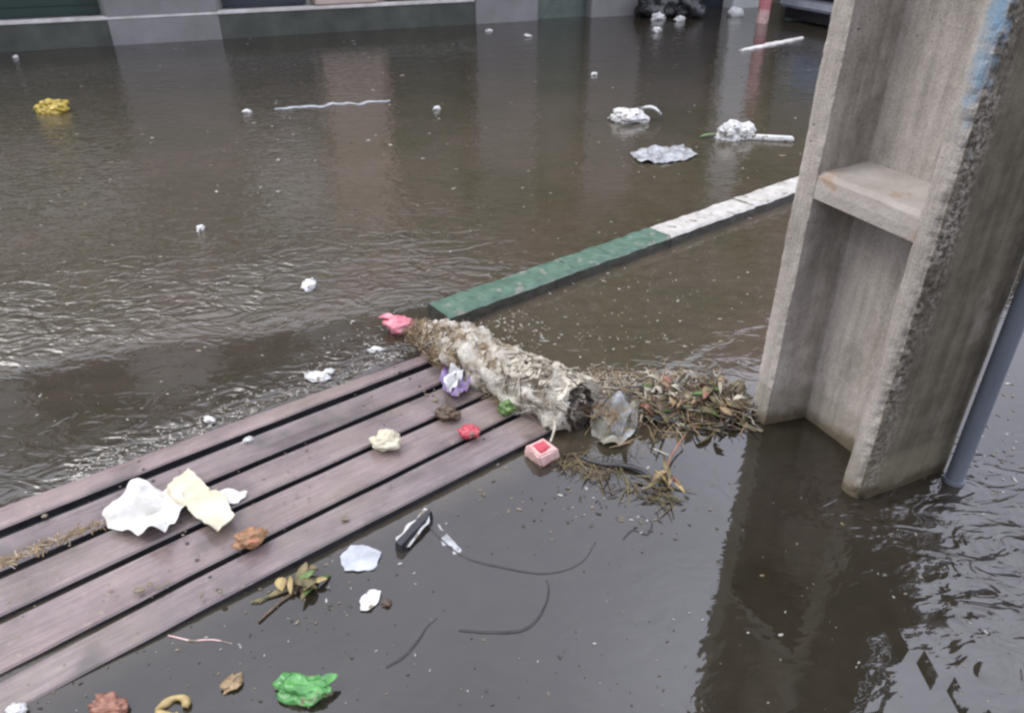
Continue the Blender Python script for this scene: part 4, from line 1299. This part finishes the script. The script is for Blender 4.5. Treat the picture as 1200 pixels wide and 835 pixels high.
bm = bmesh.new(); box(bm, 0.06, 3.68, 0.05, 1.55, 0.02, 0.155); fin('underbody', bm, M_black, car)
for x in (0.68, 3.05):
    for y in (-0.02, 1.62):
        bm = bmesh.new(); tube(bm, [(x, y - 0.0, 0.15), (x, y + (0.18 if y < 1 else -0.18), 0.15)], 0.29, 28); wh = fin('wheel', bm, M_tyre, car)
        bm = bmesh.new(); tube(bm, [(x, y - (0.01 if y < 1 else -0.01), 0.15), (x, y + (0.02 if y < 1 else -0.02), 0.15)], 0.17, 24); fin('rim', bm, M_chrome, wh)
for x0, x1 in ((1.25, 2.15), (2.22, 3.1)):
    for y in (0.095, 1.485):
        bm = bmesh.new(); box(bm, x0, x1, y, y + 0.02, 1.0, 1.34)
        for v in bm.verts:
            if v.co.z > 1.2 and abs(v.co.x - 1.25) < .01: v.co.x += .38
        fin('side_window', bm, M_glass, car)
for y in (0.1, 1.2):
    bm = bmesh.new(); box(bm, -0.012, 0.06, y, y + 0.3, 0.52, 0.66); fin('headlight', bm, M_foam, car)

# ---------------------------------------------------------------- fine floating flecks
def flecks():
    rnd = random.Random(44)
    bms = [bmesh.new() for _ in range(3)]
    def put(x, y, z, s_, mi):
        bm = bms[mi]
        n = rnd.choice((4, 5, 6)); a0 = rnd.random() * 6
        st_ = rnd.uniform(1.0, 2.6); ro = rnd.random() * 3.14
        pts = []
        for k in range(n):
            a_ = a0 + 2 * math.pi * k / n; r_ = s_ * rnd.uniform(.5, 1)
            px_, py_ = r_ * st_ * math.cos(a_), r_ * math.sin(a_)
            pts.append((x + px_ * math.cos(ro) - py_ * math.sin(ro), y + px_ * math.sin(ro) + py_ * math.cos(ro)))
        h = rnd.uniform(0.0008, 0.003)
        lo = [bm.verts.new((px_, py_, z - 0.001)) for px_, py_ in pts]; up = [bm.verts.new((px_, py_, z + h)) for px_, py_ in pts]
        bm.faces.new(up)
        for k in range(n): bm.faces.new((lo[k], lo[(k + 1) % n], up[(k + 1) % n], up[k]))
    def zone(n, fx, fy, s0, s1, wts, z=0.0):
        for _ in range(n):
            p = G(rnd.uniform(*fx), rnd.uniform(*fy)); put(p.x, p.y, z, rnd.uniform(s0, s1) * rnd.random() ** 0.6, rnd.choices((0, 1, 2), wts)[0])
    def gz(n, cx, cy, sx, sy, s0, s1, wts, z=0.0):
        for _ in range(n):
            p = G(rnd.gauss(cx, sx), rnd.gauss(cy, sy)); put(p.x, p.y, z, rnd.uniform(s0, s1), rnd.choices((0, 1, 2), wts)[0])
    zone(300, (-50, 960), (45, 240), .005, .018, (4, 4, 2))
    zone(170, (-50, 880), (230, 420), .003, .010, (4, 5, 2))
    zone(170, (560, 870), (330, 450), .002, .007, (5, 6, 2))
    gz(110, 760, 350, 60, 45, .002, .006, (5, 6, 2))
    gz(200, 730, 452, 70, 9, .002, .008, (6, 5, 2))
    gz(160, 590, 385, 40, 12, .002, .007, (6, 3, 1))
    gz(70, 440, 398, 35, 14, .002, .006, (8, 2, 1))
    gz(120, 700, 580, 70, 25, .002, .007, (2, 5, 6))
    zone(170, (220, 800), (600, 835), .0012, .0045, (3, 3, 6))
    zone(70, (800, 1180), (560, 835), .0012, .0045, (4, 4, 1))
    gz(70, 1160, 520, 25, 40, .002, .007, (4, 4, 1))
    gz(60, 350, 700, 50, 25, .0015, .005, (3, 5, 5))
    zone(60, (0, 300), (740, 835), .0015, .005, (3, 5, 4))
    gz(60, 200, 480, 120, 20, .002, .006, (5, 5, 2))
    for _ in range(500):
        t = rnd.uniform(0.05, 1.3); o_ = -2.17 - abs(rnd.gauss(0, .05)) * (1 + 1.5 * max(0, noise.noise(Vector((t * 6, 0, 1)))))
        p = wn_ * (-o_) * -1 + wd_ * t
        put(p.x, p.y, 0.0, rnd.uniform(.0015, .005), rnd.choices((0, 1), (7, 2))[0])
    return bms
M_fw = noisy('pale_flecks', (0.17, 0.16, 0.13), (0.36, 0.34, 0.30), 30, (0.5, 0.7), 0)
M_ft = noisy('tan_flecks', (0.08, 0.065, 0.04), (0.20, 0.16, 0.10), 30, (0.5, 0.7), 0)
M_fb = noisy('dark_flecks', (0.02, 0.018, 0.012), (0.06, 0.05, 0.035), 30, (0.4, 0.7), 0)
fr = empty('floating_flecks', (0, 0, 0)); tag(fr, 'fine specks of leaf, foam and grit scattered over the flood water', 'specks', kind='stuff')
for nm, b_, m_ in zip(('pale_specks', 'tan_specks', 'dark_specks'), flecks(), (M_fw, M_ft, M_fb)):
    o = fin(nm, b_, m_, fr); o['kind'] = 'stuff'
# crumbs on the slats
rnd = random.Random(3)
bm = bmesh.new()
def crumb(px, py, s_):
    p = G(px, py, DZ); 
    r_ = bmesh.ops.create_icosphere(bm, subdivisions=1, radius=s_)
    for v in r_['verts']:
        v.co.z *= 0.45; v.co.x *= rnd.uniform(.8, 1.6); v.co += Vector((rnd.uniform(-1, 1), rnd.uniform(-1, 1), 0)) * s_ * .2
        v.co += p - Vector((0, 0, 0.001))
for i in range(140):
    t = rnd.random(); x = rnd.uniform(0, 620)
    y_lo = 622 - x * 0.385; y_hi = 822 - x * 0.50
    crumb(x, y_lo + (y_hi - y_lo) * rnd.random(), rnd.uniform(.0015, .0038))
for (x, y, s_) in ((163, 690, .012), (175, 684, .008), (186, 688, .006), (236, 697, .007), (258, 692, .007), (404, 607, .009), (196, 683, .006), (52, 604, .008), (130, 692, .006), (510, 468, .010), (500, 462, .006)):
    crumb(x, y, s_)
o = fin('slat_crumbs', bm, M_ft); tag(o, 'crumbs and grit scattered over the walkway slats', 'crumbs', kind='stuff')

# tan straw lodged in the second gap
sl = drift('straw_seam', 'seam of tan straw and silt packed in the gap left of the crumpled paper', 'straw', (0, 668), (124, 619), 0.016, 0.008, 0, 90,
      [('tan_straw', M_straw_t, 170, (0.015, 0.06), (0.001, 0.0025)), ('pale_straw', M_straw_p, 60, (0.015, 0.05), (0.001, 0.002))])
sl.location.z = ZT - 0.012
